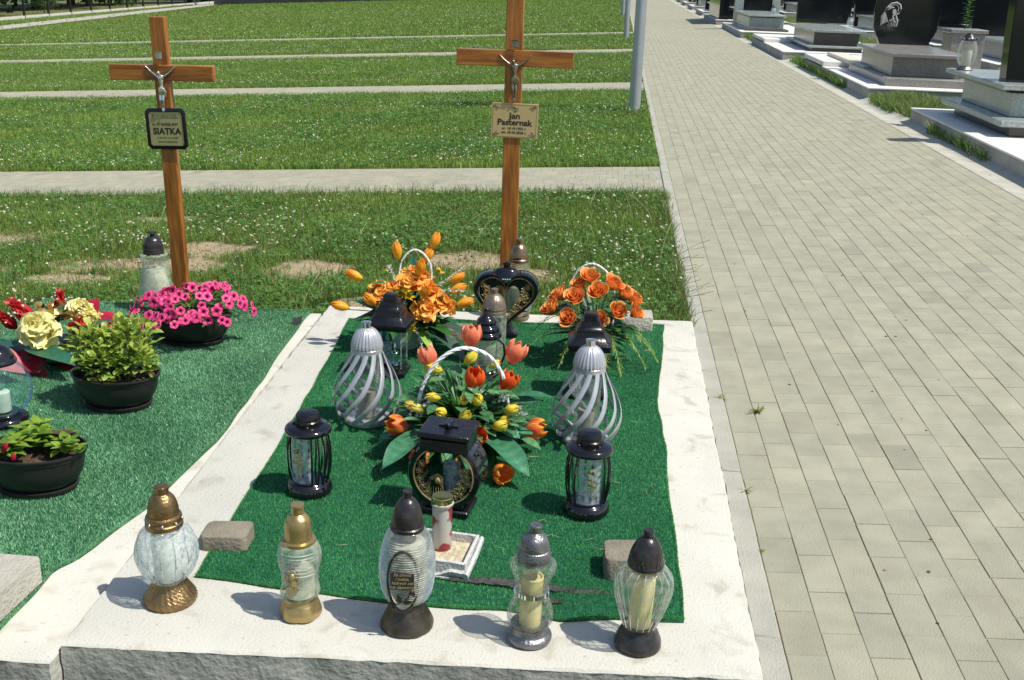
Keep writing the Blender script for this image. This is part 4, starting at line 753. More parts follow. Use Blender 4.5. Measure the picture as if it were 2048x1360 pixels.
def m_peony(s, c0, c1, ce, N=34):
    b = MB()
    for k in range(N):
        t0 = (k+.5)/N; el = R(88-75*t0+random.uniform(-8, 8)); a = k*2.4; d = (math.cos(a)*math.cos(el), math.sin(a)*math.cos(el), math.sin(el))
        b.leaf((0, 0, 0), d, (-math.cos(a), -math.sin(a), .6), s*random.uniform(.42, .56), s*random.uniform(.4, .58), random.uniform(-.9, .5), .4, 7, lerp(c0, c1, random.random()), wave=.2, col2=lerp(c1, ce, random.random()), rd=True)
    return b
def m_daisy(s, c0, cc, N=18):
    b = MB()
    for k in range(N): a = k*2*PI/N+random.uniform(-.1, .1); b.leaf((0, 0, 0), (math.cos(a), math.sin(a), random.uniform(.1, .9)), (0, 0, 1), s*.5*random.uniform(.8, 1.1), s*.13, random.uniform(.1, .5), .2, 4, c0)
    b.ball((0, 0, .01*s), s*.13, 8, .6, cc); return b
def m_petunia(s):
    b = MB(); seg = 30; prof = [(.04, -.55), (.08, -.25), (.13, -.06), (.2, 0), (.34, .03), (.5, .02), (.53, -.02)]; v = []; cs = []
    pk = (.86, .07, .25); dk = (.3, .008, .1); ed = (.9, .17, .38)
    for i, (r_, z) in enumerate(prof):
        for j in range(seg):
            a = 2*PI*j/seg; lob = 1-.16*(abs(math.sin(a*2.5))**3 < .0) - (.14*(1-abs(math.cos(a*2.5)))**2 if i > 3 else 0)
            v.append((s*r_*lob*math.cos(a), s*r_*lob*math.sin(a), s*(z+.03*math.sin(a*5)*(i > 3)))); cs.append(dk if i < 3 else lerp(dk, pk, .35) if i == 3 else pk if i == 4 else lerp(pk, ed, (i-4)/2*abs(math.cos(a*2.5))))
    b.add(v, [(i*seg+j, i*seg+(j+1) % seg, (i+1)*seg+(j+1) % seg, (i+1)*seg+j) for i in range(len(prof)-1) for j in range(seg)], cs); return b
def m_lily(s, c0, c1):
    b = MB()
    for k in range(6): a = k*PI/3; b.leaf((0, 0, 0), (math.cos(a)*.5, math.sin(a)*.5, .85), (-math.cos(a), -math.sin(a), .4), s*.62, s*.24, -1.25, .3, 9, c0, wave=.04, col2=c1)
    for k in range(6): a = k*PI/3+.5; b.tube([(0, 0, .05*s), (math.cos(a)*s*.07, math.sin(a)*s*.07, s*.3), (math.cos(a)*s*.15, math.sin(a)*s*.15, s*.4)], .0016, 5, (.7, .65, .45)); b.ball((math.cos(a)*s*.15, math.sin(a)*s*.15, s*.4), .004, 6, 1, (.8, .75, .6))
    return b
OR, RD, YE, PK = (.85, .2, .02), (.72, .06, .01), (.88, .55, .02), (.85, .18, .1)
PROTO = {}
def proto(key, fn):
    if key not in PROTO:
        b = fn(); me_o = b.obj(key, PET, None, cl=True); PROTO[key] = me_o.data; bpy.data.objects.remove(me_o)
    return PROTO[key]
def put(name, me, parent, p, d, spin=0, s=1):
    o = bpy.data.objects.new(name, me); COL.objects.link(o); o.parent = parent; q = Vector(d).normalized().to_track_quat('Z', 'Y'); from_spin = Matrix.Rotation(spin, 4, 'Z')
    o.matrix_local = Matrix.Translation(Vector(p)) @ q.to_matrix().to_4x4() @ from_spin @ Matrix.Scale(s, 4); return o
def stems(parent, pts, root=(0, 0, .03), r_=.0022, mat=None, name='stems'):
    b = MB()
    for p in pts:
        p = Vector(p); a = Vector(root); mid = a.lerp(p, .55)+Vector((0, 0, .03)); b.tube([a, a.lerp(mid, .5)+Vector((0, 0, .01)), mid, p], r_, 5, (.07, .2, .03))
    return b.obj(name, LEAF, parent, cl=True)
def wraphandle(parent, pts, r_=.0055, name='handle'):
    P = [Vector(p) for p in pts]; out = []
    S_ = sm([(p.x, p.y) for p in P], 10); Sz = sm([(p.z, 0) for p in P], 10); path = [Vector((a[0], a[1], z[0])) for a, z in zip(S_, Sz)]
    b = MB(); n = len(path)
    for ph in (0, 2*PI/3, 4*PI/3):   # three strands wound round each other
        q = []
        for i, p in enumerate(path):
            d = (path[min(i+1, n-1)]-path[max(0, i-1)]).normalized(); u = d.cross(Vector((.3, 1, .1))).normalized(); w2 = d.cross(u); t = i*.55+ph; q.append(p+(u*math.cos(t)+w2*math.sin(t))*r_*.55)
        b.tube(q, r_*.62, 6)
    return b.obj(name, WICKERW, parent)
def outd(p, zb=.5): v = Vector(p); return (v.x, v.y, v.z*zb+.06)
# ---- the tulip basket in the middle
BX, BY = -.443, 3.43
T = thing('flower_basket', 'basket of artificial tulips and yellow buds with a twisted white handle, mid grave', 'flower basket', (BX, BY, ZC), 0, 'baskets of artificial flowers')
lat('basket_bowl', sm([(.075, 0), (.09, .02), (.1, .06), (.105, .09), (.1, .095)], 4), WICKERW, T, 60, lambda a, z, r: 1+.02*math.sin(a*30))
hp = [(-.14, -.05, .05), (-.142, -.06, .18), (-.118, -.06, .27), (-.075, -.05, .335), (-.005, -.03, .372), (.075, 0, .345), (.127, .02, .27), (.148, .02, .18), (.15, .0, .06)]
wraphandle(T, hp, .0062)
TUL = [(0.013, 0.079, 0.37), (-0.128, 0.047, 0.30), (0.159, 0.083, 0.32), (0.043, -0.07, 0.275), (0.143, 0.04, 0.232), (-0.195, -0.121, 0.12), (0.068, -0.18, 0.13), (0.235, 0.0, 0.085), (0.155, -0.235, 0.03), (-0.105, -0.2, 0.05), (0.033, -0.22, 0.04)]
SA, SB, SC = (.8, .14, .07), (.88, .24, .13), (.93, .42, .2)
sty = [('tp', SA, SB, SC), ('tp', SA, SB, SC), ('tp', SA, SB, SC), ('tr', RD, RD, OR), ('tr', RD, RD, OR), ('to', PK, RD, YE), ('tr', RD, RD, OR), ('to', PK, OR, YE), ('to', PK, OR, YE), ('tp', PK, OR, YE), ('to', PK, OR, YE)]
for i, (p, s_) in enumerate(zip(TUL, sty)):
    me = proto(s_[0]+str(i % 2), lambda: m_tulip(.073, s_[1], s_[2], s_[3], .03 if i % 2 else .1)); d = outd(p, .9 if i < 5 else .35); v = Vector(p); put('tulip', me, T, v-Vector(d).normalized()*.03, d, i*1.3, random.uniform(.92, 1.08))
BUD = [(0.005, 0.072, 0.296), (0.096, 0.078, 0.282), (-0.109, 0.047, 0.256), (-0.081, -0.099, 0.22), (0.013, -0.121, 0.225), (0.061, -0.111, 0.221), (-0.134, -0.1, 0.176), (-0.05, -0.149, 0.189), (0.024, -0.162, 0.181), (0.159, -0.056, 0.174), (0.145, -0.108, 0.154), (0.131, -0.131, 0.146), (-0.163, -0.059, 0.166), (-.03, -.17, .15), (-.1, .03, .27)]
for i, p in enumerate(BUD):
    me = proto('bud%d' % (i % 2), lambda: m_tulip(.043, (.6, .55, .04), (.88, .68, .05), (.92, .78, .15), -.14, ln=1.35)); d = outd(p, .8); v = Vector(p)+Vector((random.uniform(-.004, .004), 0, 0)); d = (v.x*1.6+random.uniform(-.16, .16), v.y*.5-.02, .13+random.uniform(-.1, .1)); put('yellow_bud', me, T, v-Vector(d).normalized()*.02, d, i, random.uniform(.8, 1.1))
stems(T, [Vector(p)*.93 for p in TUL+BUD], (0, 0, .05))
G1, G2, G3 = (.018, .10, .042), (.07, .23, .125), (.03, .11, .02)
b = MB()
for (p0, p1, wd, cu) in [((-.1, -.1, .1), (-.229, -.33, .012), .12, .5), ((-.1, -.05, .1), (-.289, -.12, .02), .12, .4), ((-.08, 0, .12), (-.249, -.085, .075), .11, .5), ((.08, -.1, .1), (.27, -.31, .015), .13, .5), ((.06, -.1, .12), (.2, -.2, .03), .1, .6), ((.04, -.12, .08), (.085, -.36, .01), .1, .5),
    ((.1, .05, .15), (.351, .118, .20), .06, .9), ((.1, .03, .13), (.287, .101, .16), .09, .6), ((-.08, .05, .14), (-.242, .037, .15), .1, .5), ((-.06, .07, .18), (-.179, .072, .2), .09, .5), ((.1, .0, .1), (.269, .051, .069), .1, .4), ((.08, -.08, .12), (.22, -.11, .08), .12, .5), ((-.08, -.06, .12), (-.22, -.073, .12), .1, .4),
    ((.0, .1, .14), (.05, .3, .08), .1, .5), ((-.03, .1, .14), (-.16, .26, .08), .1, .5), ((.08, .1, .12), (.2, .22, .06), .1, .5), ((.0, -.1, .13), (-.02, -.26, .04), .1, .4)]:
    a = Vector(p0); e = Vector(p1); d = (e-a); b.leaf(a, (d.x, d.y, d.z+d.length*.35), (0, 0, 1), d.length*.9, wd*.8, cu, .3, 14, lerp(G1, G2, random.random()*.5), wave=.06, col2=lerp(G1, G2, random.uniform(.3, 1)), vein=.16)
for q in range(12):
    a = q*2.4+.4; el = random.uniform(.05, .5); b.leaf((.06*math.cos(a), .06*math.sin(a), .06), (math.cos(a)*math.cos(el), math.sin(a)*math.cos(el), math.sin(el)), (0, 0, 1), random.uniform(.17, .24), random.uniform(.06, .1), random.uniform(.4, 1), .3, 12, lerp(G1, G2, random.random()*.5), wave=.07, col2=lerp(G1, G2, random.uniform(.3, 1)), vein=.16)
b.obj('broad_leaves', LEAF, T, cl=True)
b = MB()
for q in range(240):
    a = random.uniform(0, 2*PI); el = random.uniform(.15, 1.4); d = Vector((math.cos(a)*math.cos(el), math.sin(a)*math.cos(el), math.sin(el))); b.leaf((0.02*d.x, .02*d.y, .07), d, (0, 0, 1), random.uniform(.16, .27), random.uniform(.008, .022), random.uniform(.2, .9), .3, 7, lerp((.02, .1, .02), (.08, .25, .04), random.random()))
for q in range(170):
    a = random.uniform(0, 2*PI); el = random.uniform(.0, 1.3); r_ = random.uniform(.1, .23); b.leaf((r_*math.cos(a)*math.cos(el), r_*math.sin(a)*math.cos(el), .05+r_*math.sin(el)), (math.cos(a), math.sin(a), random.uniform(-.2, .7)), (0, 0, 1), random.uniform(.05, .09), random.uniform(.03, .05), .4, .2, 6, lerp((.02, .09, .025), (.10, .24, .10), random.random()), vein=.12)
b.obj('grassy_foliage', LEAF, T, cl=True)
b = MB()
for p in ((-.1, -.08, .2), (-.15, -.07, .16), (.14, -.05, .21), (.11, .06, .26), (-.09, .03, .26), (.19, -.02, .16), (-.11, -.1, .19), (.2, .03, .13), (.05, -.1, .24)):
    b = MB()
    for q in range(9):
        v = Vector(p)+Vector((random.gauss(0, .014), random.gauss(0, .014), random.gauss(0, .012)))
        for k_ in range(5): a = k_*1.257+q; b.leaf(v, (math.cos(a), -.6, math.sin(a)), (0, -1, 0), .0065, .005, .2, .1, 3, (.8, .85, .82))
    b.tube([Vector(p)-Vector((.03, 0, .02)), p, Vector(p)+Vector((.03, 0, .02))], .0012, 4, (.3, .4, .2)); b.obj('white_sprig', PET, T, cl=True)

# ---- orange flower basket, back left
T = thing('flower_basket', 'white pot of mixed orange tulips, peonies and yellow daisies, back left of the grave', 'flower basket', (-.831, 4.45, ZC), 0, 'baskets of artificial flowers')
lat('pot', [(.052, 0), (.055, .003), (.066, .09), (.07, .092), (.07, .1), (.066, .1)], POTW, T, 40)
wraphandle(T, [(-.062, -.0, .08), (-.05, -.012, .24), (-.03, -.012, .312), (-0.014, -0.007, 0.385), (0.034, 0.0, 0.43), (0.087, 0.001, 0.4), (0.109, 0.001, 0.317), (.075, 0, .09)], .004)
OT = [(0.112, 0.043, 0.455), (-0.037, 0.003, 0.413), (0.085, 0.037, 0.394), (-0.21, -0.021, 0.306), (-0.265, -0.045, 0.175), (0.24, 0.044, 0.195), (0.209, 0.046, 0.255), (0.2, 0.047, 0.303), (0.07, -0.062, 0.365), (-0.12, -0.136, 0.236), (0.098, -0.116, 0.273)]
for i, p in enumerate(OT):
    me = proto('ot%d' % (i % 2), lambda: m_tulip(.05, (.88, .62, .04), (.86, .16, .01), (.95, .5, .03), -.16, ln=1.6)); d = outd(p, .5 if i not in (3, 4, 5, 6, 7) else .1); put('tulip', me, T, Vector(p)-Vector(d).normalized()*.028, d, i)
ORS = [(0.024, 0.025, 0.325), (-0.044, -0.071, 0.27), (-0.111, -0.007, 0.245), (0.124, 0.015, 0.235), (0.17, 0.038, 0.182), (0.094, -0.03, 0.27), (0.1, -0.091, 0.2), (.06, .02, .31), (.15, -.02, .215), (-.08, -.09, .25), (.03, -.05, .31)]
for i, p in enumerate(ORS): put('peony', proto('peo%d' % (i % 2), lambda: m_peony(.13, (.9, .28, .02), (.95, .42, .05), (.97, .58, .14))), T, Vector(p)*.9, outd(p, .6), i, random.uniform(.9, 1.1))
for i, p in enumerate([(0.018, -0.1, 0.275), (0.05, -0.124, 0.155), (0.135, 0.045, 0.33), (-0.075, 0.01, 0.335), (-.005, -0.1, 0.262), (.035, -.1, .25), (.075, -.12, .19), (.045, -.13, .125)]): put('yellow_daisy', proto('dai', lambda: m_daisy(.055, (.88, .55, .01), (.5, .2, .02))), T, p, outd(p, .5), i)
stems(T, [Vector(p)*.93 for p in OT], (0, 0, .08))
b = MB()
for p1, wd, c in (((.2, -.1, .09), .1, G3), ((.14, -.16, .03), .05, (.3, .5, .08)), ((-.2, -.05, .12), .1, G3), ((-.17, -.14, .14), .09, G3), ((-.24, .0, .19), .08, G3), ((.3, -.02, .04), .1, (.05, .1, .07)), ((.26, -.13, .0), .1, (.05, .1, .07)), ((.0, .12, .36), .07, (.03, .12, .07)), ((-.12, .1, .27), .07, G3), ((.22, .1, .16), .08, G3), ((.05, -.2, .1), .05, (.02, .05, .01))):
    a = Vector((p1[0]*.25, p1[1]*.25, .12)); e = Vector(p1); d = e-a; b.leaf(a, (d.x, d.y, d.z+.3*d.length), (0, 0, 1), d.length*1.15, wd, .5, .25, 9, lerp(c, (0, .05, 0), .3), wave=.03, col2=c)
for q in range(60):
    a = random.uniform(0, 2*PI); el = random.uniform(.1, 1.3); b.leaf((0, 0, .1), (math.cos(a)*math.cos(el), math.sin(a)*math.cos(el), math.sin(el)), (0, 0, 1), random.uniform(.12, .24), random.uniform(.01, .03), .4, .3, 6, lerp((.01, .05, .01), (.05, .14, .03), random.random()))
for q in range(90):
    a = random.uniform(0, 2*PI); r_ = random.uniform(.06, .17); el = random.uniform(-.2, 1.2); b.leaf((r_*math.cos(a)*math.cos(el), r_*math.sin(a)*math.cos(el), .14+r_*math.sin(el)), (math.cos(a), math.sin(a), random.uniform(-.3, .8)), (0, 0, 1), .07, .04, .5, .25, 6, lerp((.015, .06, .015), (.07, .2, .04), random.random()), vein=.1)
b.obj('leaves', LEAF, T, cl=True)
b = MB()
for p0, p1 in (((.05, -.1, .15), (.12, -.2, .03)), ((.1, 0, .25), (.25, .05, .36)), ((-.02, -.08, .3), (-.06, -.08, .38)), ((.02, -.09, .25), (.0, -.12, .17)), ((.12, 0, .26), (.26, -.02, .27))):
    b = MB(); P0, P1 = Vector(p0), Vector(p1); b.tube([P0, P1], .0015, 5, (.6, .65, .55))
    for q in range(16):
        t = .25+.75*q/16; c = P0.lerp(P1, t); 
        for k_ in range(3): b.leaf(c, (random.uniform(-1, 1), random.uniform(-1, .2), random.uniform(-.6, .8)), (0, -1, 0), .012, .004, .2, .2, 3, (.7, .75, .62))
    b.obj('white_sprig', LEAF, T, cl=True)
# ---- rose basket, back right
T = thing('flower_basket', 'white pot of orange artificial roses with thin white handle and feathery fern, back right', 'flower basket', (-.02, 4.43, ZC), 0, 'baskets of artificial flowers')
lat('pot', [(.055, 0), (.058, .003), (.07, .095), (.075, .098), (.075, .106), (.07, .106)], POTW, T, 40)
wraphandle(T, [(-.07, 0, .1), (-0.118, 0.0, 0.242), (-0.11, 0.0, 0.33), (-0.082, 0.0, 0.386), (-0.04, 0.0, 0.416), (0.005, -0.004, 0.409), (0.05, -0.005, 0.365), (.075, 0, .27), (.07, 0, .1)], .004)
RR_ = [(-0.034, -0.035, 0.38), (-0.062, -0.04, 0.35), (-0.144, 0.014, 0.286), (-0.082, -0.088, 0.31), (0.005, -0.091, 0.34), (0.055, -0.03, 0.355), (0.1, -0.013, 0.32), (-0.18, 0.0, 0.226), (-0.1, -0.13, 0.235), (0.01, -0.15, 0.245), (0.076, -0.108, 0.268), (0.15, -0.02, 0.24), (0.14, 0.03, 0.28), (-.17, -.03, .24)]
for i, p in enumerate(RR_): put('rose', proto('rose%d' % (i % 3), lambda: m_rose(.087, (.6, .1, .01), (.9, .24, .03), (.95, .5, .16))), T, Vector(p)-Vector((0, 0, .03)), (p[0]*1.3+random.uniform(-.05, .05), p[1]*1.3-.05, .22), i*1.1, random.uniform(.9, 1.12))
stems(T, [Vector(p)*.92 for p in RR_], (0, 0, .09))
b = MB()
for q in range(90):
    a = random.uniform(0, 2*PI); el = random.uniform(.0, 1.3); b.leaf((0, 0, .1), (math.cos(a)*math.cos(el), math.sin(a)*math.cos(el), math.sin(el)), (0, 0, 1), random.uniform(.12, .26), random.uniform(.012, .03), .6, .3, 6, lerp((.01, .05, .01), (.04, .12, .03), random.random()))
for q in range(110):
    a = random.uniform(0, 2*PI); r_ = random.uniform(.05, .15); b.leaf((r_*math.cos(a), r_*math.sin(a), random.uniform(.12, .28)), (math.cos(a), math.sin(a), .3), (0, 0, 1), .06, .035, .5, .2, 5, lerp((.01, .06, .01), (.05, .16, .04), random.random()))
b.obj('leaves', LEAF, T, cl=True); b = MB()
for p1, c in (((.27, -.1, .04), (.3, .4, .07)), ((.22, -.14, .02), (.35, .45, .08)), ((.2, .0, .08), (.12, .25, .06)), ((.12, -.2, .01), (.4, .5, .1)), ((.06, -.2, .03), (.35, .45, .1)), ((-.26, -.03, .12), (.12, .2, .04)), ((-.3, -.14, .04), (.2, .3, .05)), ((-.14, -.2, .02), (.4, .5, .1)), ((-.22, .06, .14), (.08, .18, .03)), ((.25, -.04, .06), (.3, .42, .08))):
    P0 = Vector((p1[0]*.2, p1[1]*.2, .14)); P1 = Vector(p1); P = [P0.lerp(P1, t)+Vector((0, 0, .06*math.sin(PI*t))) for t in np.linspace(0, 1, 9)]; b.tube(P, .0014, 4, c); d = (P1-P0).normalized(); sd_ = d.cross(Vector((0, 0, 1))).normalized()
    for q in range(60):
        t = .15+.85*random.random(); c0_ = P0.lerp(P1, t)+Vector((0, 0, .06*math.sin(PI*t))); b.leaf(c0_, d*.7+sd_*random.choice((-1, 1))*random.uniform(.3, .9)+Vector((0, 0, random.uniform(-.4, .5))), (0, 0, 1), random.uniform(.02, .05)*(1.2-t*.6), .0022, .3, .2, 3, lerp(c, (.08, .2, .03), random.random()*.6))
b.obj('fern_sprays', LEAF, T, cl=True)

# ================================================================== PLANTERS on the left
def bowl(T, rx, ry, h, zs=.0, seg=56):
    sx, sy = 1, ry/rx; b = MB()
    b.lathe(sm([(rx*.66, .012), (rx*.8, .03), (rx*.92, .065), (rx*.97, h-.02)], 4)+[(rx*.985, h-.018), (rx*.99, h-.006), (rx*1.03, h-.003), (rx*1.03, h+.002), (rx*.985, h+.003), (rx*.97, h-.004), (rx*.94, h-.03)], seg, None, False, None, 0, 0, sx, sy)
    b.obj('bowl', POT, T); b = MB(); b.lathe([(rx*.7, 0), (rx*.78, .003), (rx*.8, .014), (rx*.76, .016), (rx*.5, .012)], seg, None, True, None, 0, 0, sx, sy); b.obj('saucer', POT, T)
    b = MB(); n = 14; v = [(0, 0, h-.022)]
    for i in range(1, n+1):
        for j in range(40): a = j*PI/20; v.append((rx*.955*i/n*math.cos(a), ry*.955*i/n*math.sin(a), h-.024+random.gauss(0, .0022)+.004*math.sin(a*3+i)))
    b.add(v, [(0, 1+j, 1+(j+1) % 40) for j in range(40)]+[(1+i*40+j, 1+(i+1)*40+j, 1+(i+1)*40+(j+1) % 40, 1+i*40+(j+1) % 40) for i in range(n-1) for j in range(40)]); b.obj('soil', SOILM, T)
T = thing('planter', 'black oval planter with a bushy lime green shrub in dark soil', 'planter', (-1.765, 3.655, ZL+.012), R(-4), 'oval planters on the left mat'); bowl(T, .16, .128, .125)
b = MB()
stm = [((-.055, 0), (-.08, .0, .27), .105), ((.03, .01), (.045, .02, .29), .115), ((-.01, -.02), (-.02, -.05, .22), .09), ((.06, -.03), (.09, -.02, .22), .085), ((-.06, .03), (-.09, .05, .24), .085), ((.02, .04), (.0, .07, .25), .09)]
st = MB()
for (x, y), top, rr in stm:
    A = Vector((x, y, .1)); B_ = Vector(top); st.tube([A, A.lerp(B_, .5)+Vector((.01, 0, 0)), B_], [.005, .004, .003], 6, (.12, .2, .05))
    for ros in range(150):
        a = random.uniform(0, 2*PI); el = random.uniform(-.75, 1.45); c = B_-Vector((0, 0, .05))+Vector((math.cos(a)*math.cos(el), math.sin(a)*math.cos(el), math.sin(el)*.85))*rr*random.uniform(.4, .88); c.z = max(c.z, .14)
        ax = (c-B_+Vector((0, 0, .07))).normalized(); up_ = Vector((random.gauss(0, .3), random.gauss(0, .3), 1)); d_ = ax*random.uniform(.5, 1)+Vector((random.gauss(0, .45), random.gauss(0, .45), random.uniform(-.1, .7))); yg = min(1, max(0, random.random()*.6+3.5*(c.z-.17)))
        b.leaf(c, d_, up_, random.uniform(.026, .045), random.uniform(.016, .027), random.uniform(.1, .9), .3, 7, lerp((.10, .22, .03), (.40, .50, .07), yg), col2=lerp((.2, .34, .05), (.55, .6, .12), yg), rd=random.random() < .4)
for k_ in range(26):
    a = random.uniform(0, 2*PI); b.leaf((.0+.02*math.cos(a), -.085+.015*math.sin(a), .115), (math.cos(a), math.sin(a), random.uniform(.5, 1.6)), (0, 0, 1), .034, .022, .5, .3, 5, (.4, .42, .05), col2=(.5, .5, .08))
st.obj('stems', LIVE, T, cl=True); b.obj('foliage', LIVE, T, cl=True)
b = MB()
for q in range(70): a = random.uniform(0, 2*PI); r_ = random.uniform(.2, .9); b.tube([(.16*r_*math.cos(a), .128*r_*math.sin(a), .104), (.16*r_*math.cos(a)+random.uniform(-.008, .008), .128*r_*math.sin(a)+random.uniform(-.008, .008), .106)], random.uniform(.001, .003), 4)
b.obj('soil_crumbs', M('bark_crumbs', (.2, .14, .08), .9, 0, .4, 30), T)
T = thing('planter', 'black oval planter overflowing with bright pink petunias at the foot of the leaning cross', 'planter', (-1.765, 4.40, ZL+.012), R(3), 'oval planters on the left mat'); bowl(T, .175, .125, .125)
b = MB(); b_pts = []
while len(b_pts) < 99:
    a = random.uniform(0, 2*PI); el = random.uniform(-.12, 1.3); rj = random.uniform(.82, 1.08); lob = 1+.18*math.cos(2*a)
    p = Vector((.235*math.cos(a)*math.cos(el)*rj*lob, .19*math.sin(a)*math.cos(el)*rj, .125+.115*math.sin(el)*rj+.02*math.cos(a)))
    if abs(p.x-.045) < .03 and p.z > .2: continue
    if p.y > .07 and p.z < .2: continue
    if all((p-q).length > .0205 for q in b_pts): b_pts.append(p)
for i, p in enumerate(b_pts): put('petunia_blossom', proto('petu%d' % (i % 3), lambda: m_petunia(.040)), T, p, (p.x*.9+random.gauss(0, .05), p.y*.9-.07+random.gauss(0, .05), .10+random.gauss(0, .05)), i, random.uniform(.9, 1.2))
for q in range(520):
    a = random.uniform(0, 2*PI); el = random.uniform(-.1, 1.4); rj = random.uniform(.35, .98); p = (.235*math.cos(a)*math.cos(el)*rj, .18*math.sin(a)*math.cos(el)*rj, .11+.11*math.sin(el)*rj); b.leaf(p, (math.cos(a)+random.gauss(0, .5), math.sin(a)+random.gauss(0, .5), random.uniform(-.2, .9)), (0, 0, 1), random.uniform(.02, .035), random.uniform(.007, .013), .4, .2, 4, lerp((.05, .12, .03), (.18, .28, .08), random.random()))
for q in range(60): a = random.uniform(0, 2*PI); el = random.uniform(0, 1.2); b.tube([(.05*math.cos(a), .05*math.sin(a), .1), (.14*math.cos(a), .1*math.sin(a), .15+.05*math.sin(el)), (.22*math.cos(a)*math.cos(el), .17*math.sin(a)*math.cos(el), .12+.1*math.sin(el))], .0015, 4, (.1, .2, .05))
b.obj('foliage', LIVE, T, cl=True)
T = thing('planter', 'black oval planter with low green leaves and red buds at the left picture edge', 'planter', (-1.715, 2.965, ZL+.012), R(4), 'oval planters on the left mat'); bowl(T, .155, .12, .13)
b = MB()
for q in range(16):
    a = random.uniform(0, 2*PI); r_ = random.uniform(.02, .12); c0_ = Vector((r_*math.cos(a), .8*r_*math.sin(a), .115)); e = Vector((1.25*r_*math.cos(a)+.01, r_*math.sin(a), random.uniform(.14, .175))); b.tube([c0_, c0_.lerp(e, .5)+Vector((0, 0, .015)), e], .002, 5, (.12, .1, .03))
    for k_ in range(9): an = k_*.75; b.leaf(c0_.lerp(e, random.uniform(.4, 1)), (math.cos(an), math.sin(an), random.uniform(.1, .9)), (0, 0, 1), random.uniform(.04, .062), random.uniform(.025, .038), .4, .25, 6, lerp((.08, .2, .02), (.3, .42, .04), random.random()))
for k_ in range(14): an = k_*.75; b.leaf((.125+.03*math.sin(k_*2), -.04, .145+.012*math.cos(k_)), (math.cos(an), math.sin(an), .5), (0, 0, 1), .038, .024, .4, .25, 6, lerp((.15, .3, .02), (.4, .5, .06), random.random()))
for k_ in range(16): an = random.uniform(-.5, .9); b.leaf((-.02+.09*random.random(), .05, .14+.02*random.random()), (math.cos(an), math.sin(an), .5), (0, 0, 1), .05, .02, .6, .2, 6, (.1, .06, .03), col2=(.16, .08, .05))
for k_ in range(10): an = k_*.75; b.leaf((-.06+.02*math.sin(k_*2), -.075, .135), (math.cos(an), math.sin(an), .6), (0, 0, 1), .05, .03, .4, .25, 6, (.14, .3, .03))
b.obj('foliage', LIVE, T, cl=True); b = MB()
for p in ((-.01, -.115, .15), (-.045, -.10, .165), (-.035, -.105, .18)): b.ball(p, .0085, 8, 1.4, (.4, .01, .03))
b.obj('red_buds', PET, T, cl=True)

# ---- artificial lily arrangement on the left
T = thing('flower_arrangement', 'low arrangement of red lilies, crinkled yellow peonies and gold ribbon on the left mat', 'flower arrangement', (-2.235, 4.08, ZL+.012))
lat('base', sm([(.1, 0), (.14, .02), (.16, .04), (.13, .06), (.02, .07)], 4), M('dark_base', (.02, .06, .04), .5), T, 40, None, True, sx=1.25)
RL, RL2 = (.5, .012, .025), (.7, .06, .06)
for i, (p, d, s_) in enumerate([((-.17, -.15, .16), (-.5, -.7, .55), .32), ((-.07, -.03, .18), (-.45, -.4, .8), .28), ((.14, -.06, .16), (.8, -.6, .5), .28), ((.0, .1, .19), (.1, .1, 1), .22), ((-.14, -.05, .16), (-.2, -.7, .8), .22)]): put('lily', proto('lily%d' % (i % 2), lambda: m_lily(.2, RL, RL2)), T, Vector(p)-Vector(d).normalized()*.05, d, i, s_/.2)
YP = [((.005, -.07, .13), (.1, -.8, .7), .185), ((.1, .06, .17), (.4, -.2, .8), .13), ((-.28, -.02, .12), (-.4, -.4, .7), .12), ((.12, .12, .11), (.5, .1, .7), .12)]
for i, (p, d, s_) in enumerate(YP): put('yellow_peony', proto('yp%d' % (i % 2), lambda: m_peony(.15, (.95, .78, .16), (.97, .9, .36), (.98, .95, .6), 60)), T, p, d, i, s_/.15*1.05)
b = MB()
for q in range(7):
    a = q*.9+.3; c = Vector((.04, .02, .17)); P = []; U = []
    for t in np.linspace(0, 2*PI, 16): P.append(c+Vector((math.cos(a), math.sin(a)*.7, .45))*.05*(1-math.cos(t))+Vector((-math.sin(a), math.cos(a), .2))*.028*math.sin(t)); U.append((math.cos(t)*math.cos(a), math.sin(a), math.sin(t)+.3))
    b.tube(P, .013, 6, None, (1, .06), U)
b.obj('gold_ribbon', M('gold_ribbon_foil', (.5, .33, .1), .25, .8, .2, 30, .4, 50), T)
b = MB()
for p0, d, l_, wd, c in (((-.05, -.1, .08), (1, -.55, .12), .32, .12, (.02, .09, .05)), ((.02, -.1, .075), (1, -.1, .05), .24, .11, (.015, .08, .04)), ((-.08, -.08, .08), (-1, -.5, .1), .25, .12, (.015, .08, .05)), ((.05, .0, .09), (1, .4, .5), .22, .1, (.01, .06, .04)), ((-.02, -.05, .1), (.3, .8, .8), .2, .1, (.02, .09, .04))): b.leaf(p0, d, (0, 0, 1), l_, wd, .25, .12, 9, c, col2=lerp(c, (.03, .2, .12), .5))
for q in range(14): b.leaf((.08+random.uniform(-.02, .02), -.2, .03), (random.uniform(-1, 1), random.uniform(-1, 1), random.uniform(-.3, .9)), (0, 0, 1), .05, .004, .2, .1, 3, (.03, .2, .13))
b.leaf((.02, .08, .17), (1, -.1, .25), (0, 0, 1), .1, .06, .4, .2, 7, (.75, .73, .6)); b.obj('leaves', LEAF, T, cl=True)
b = MB()
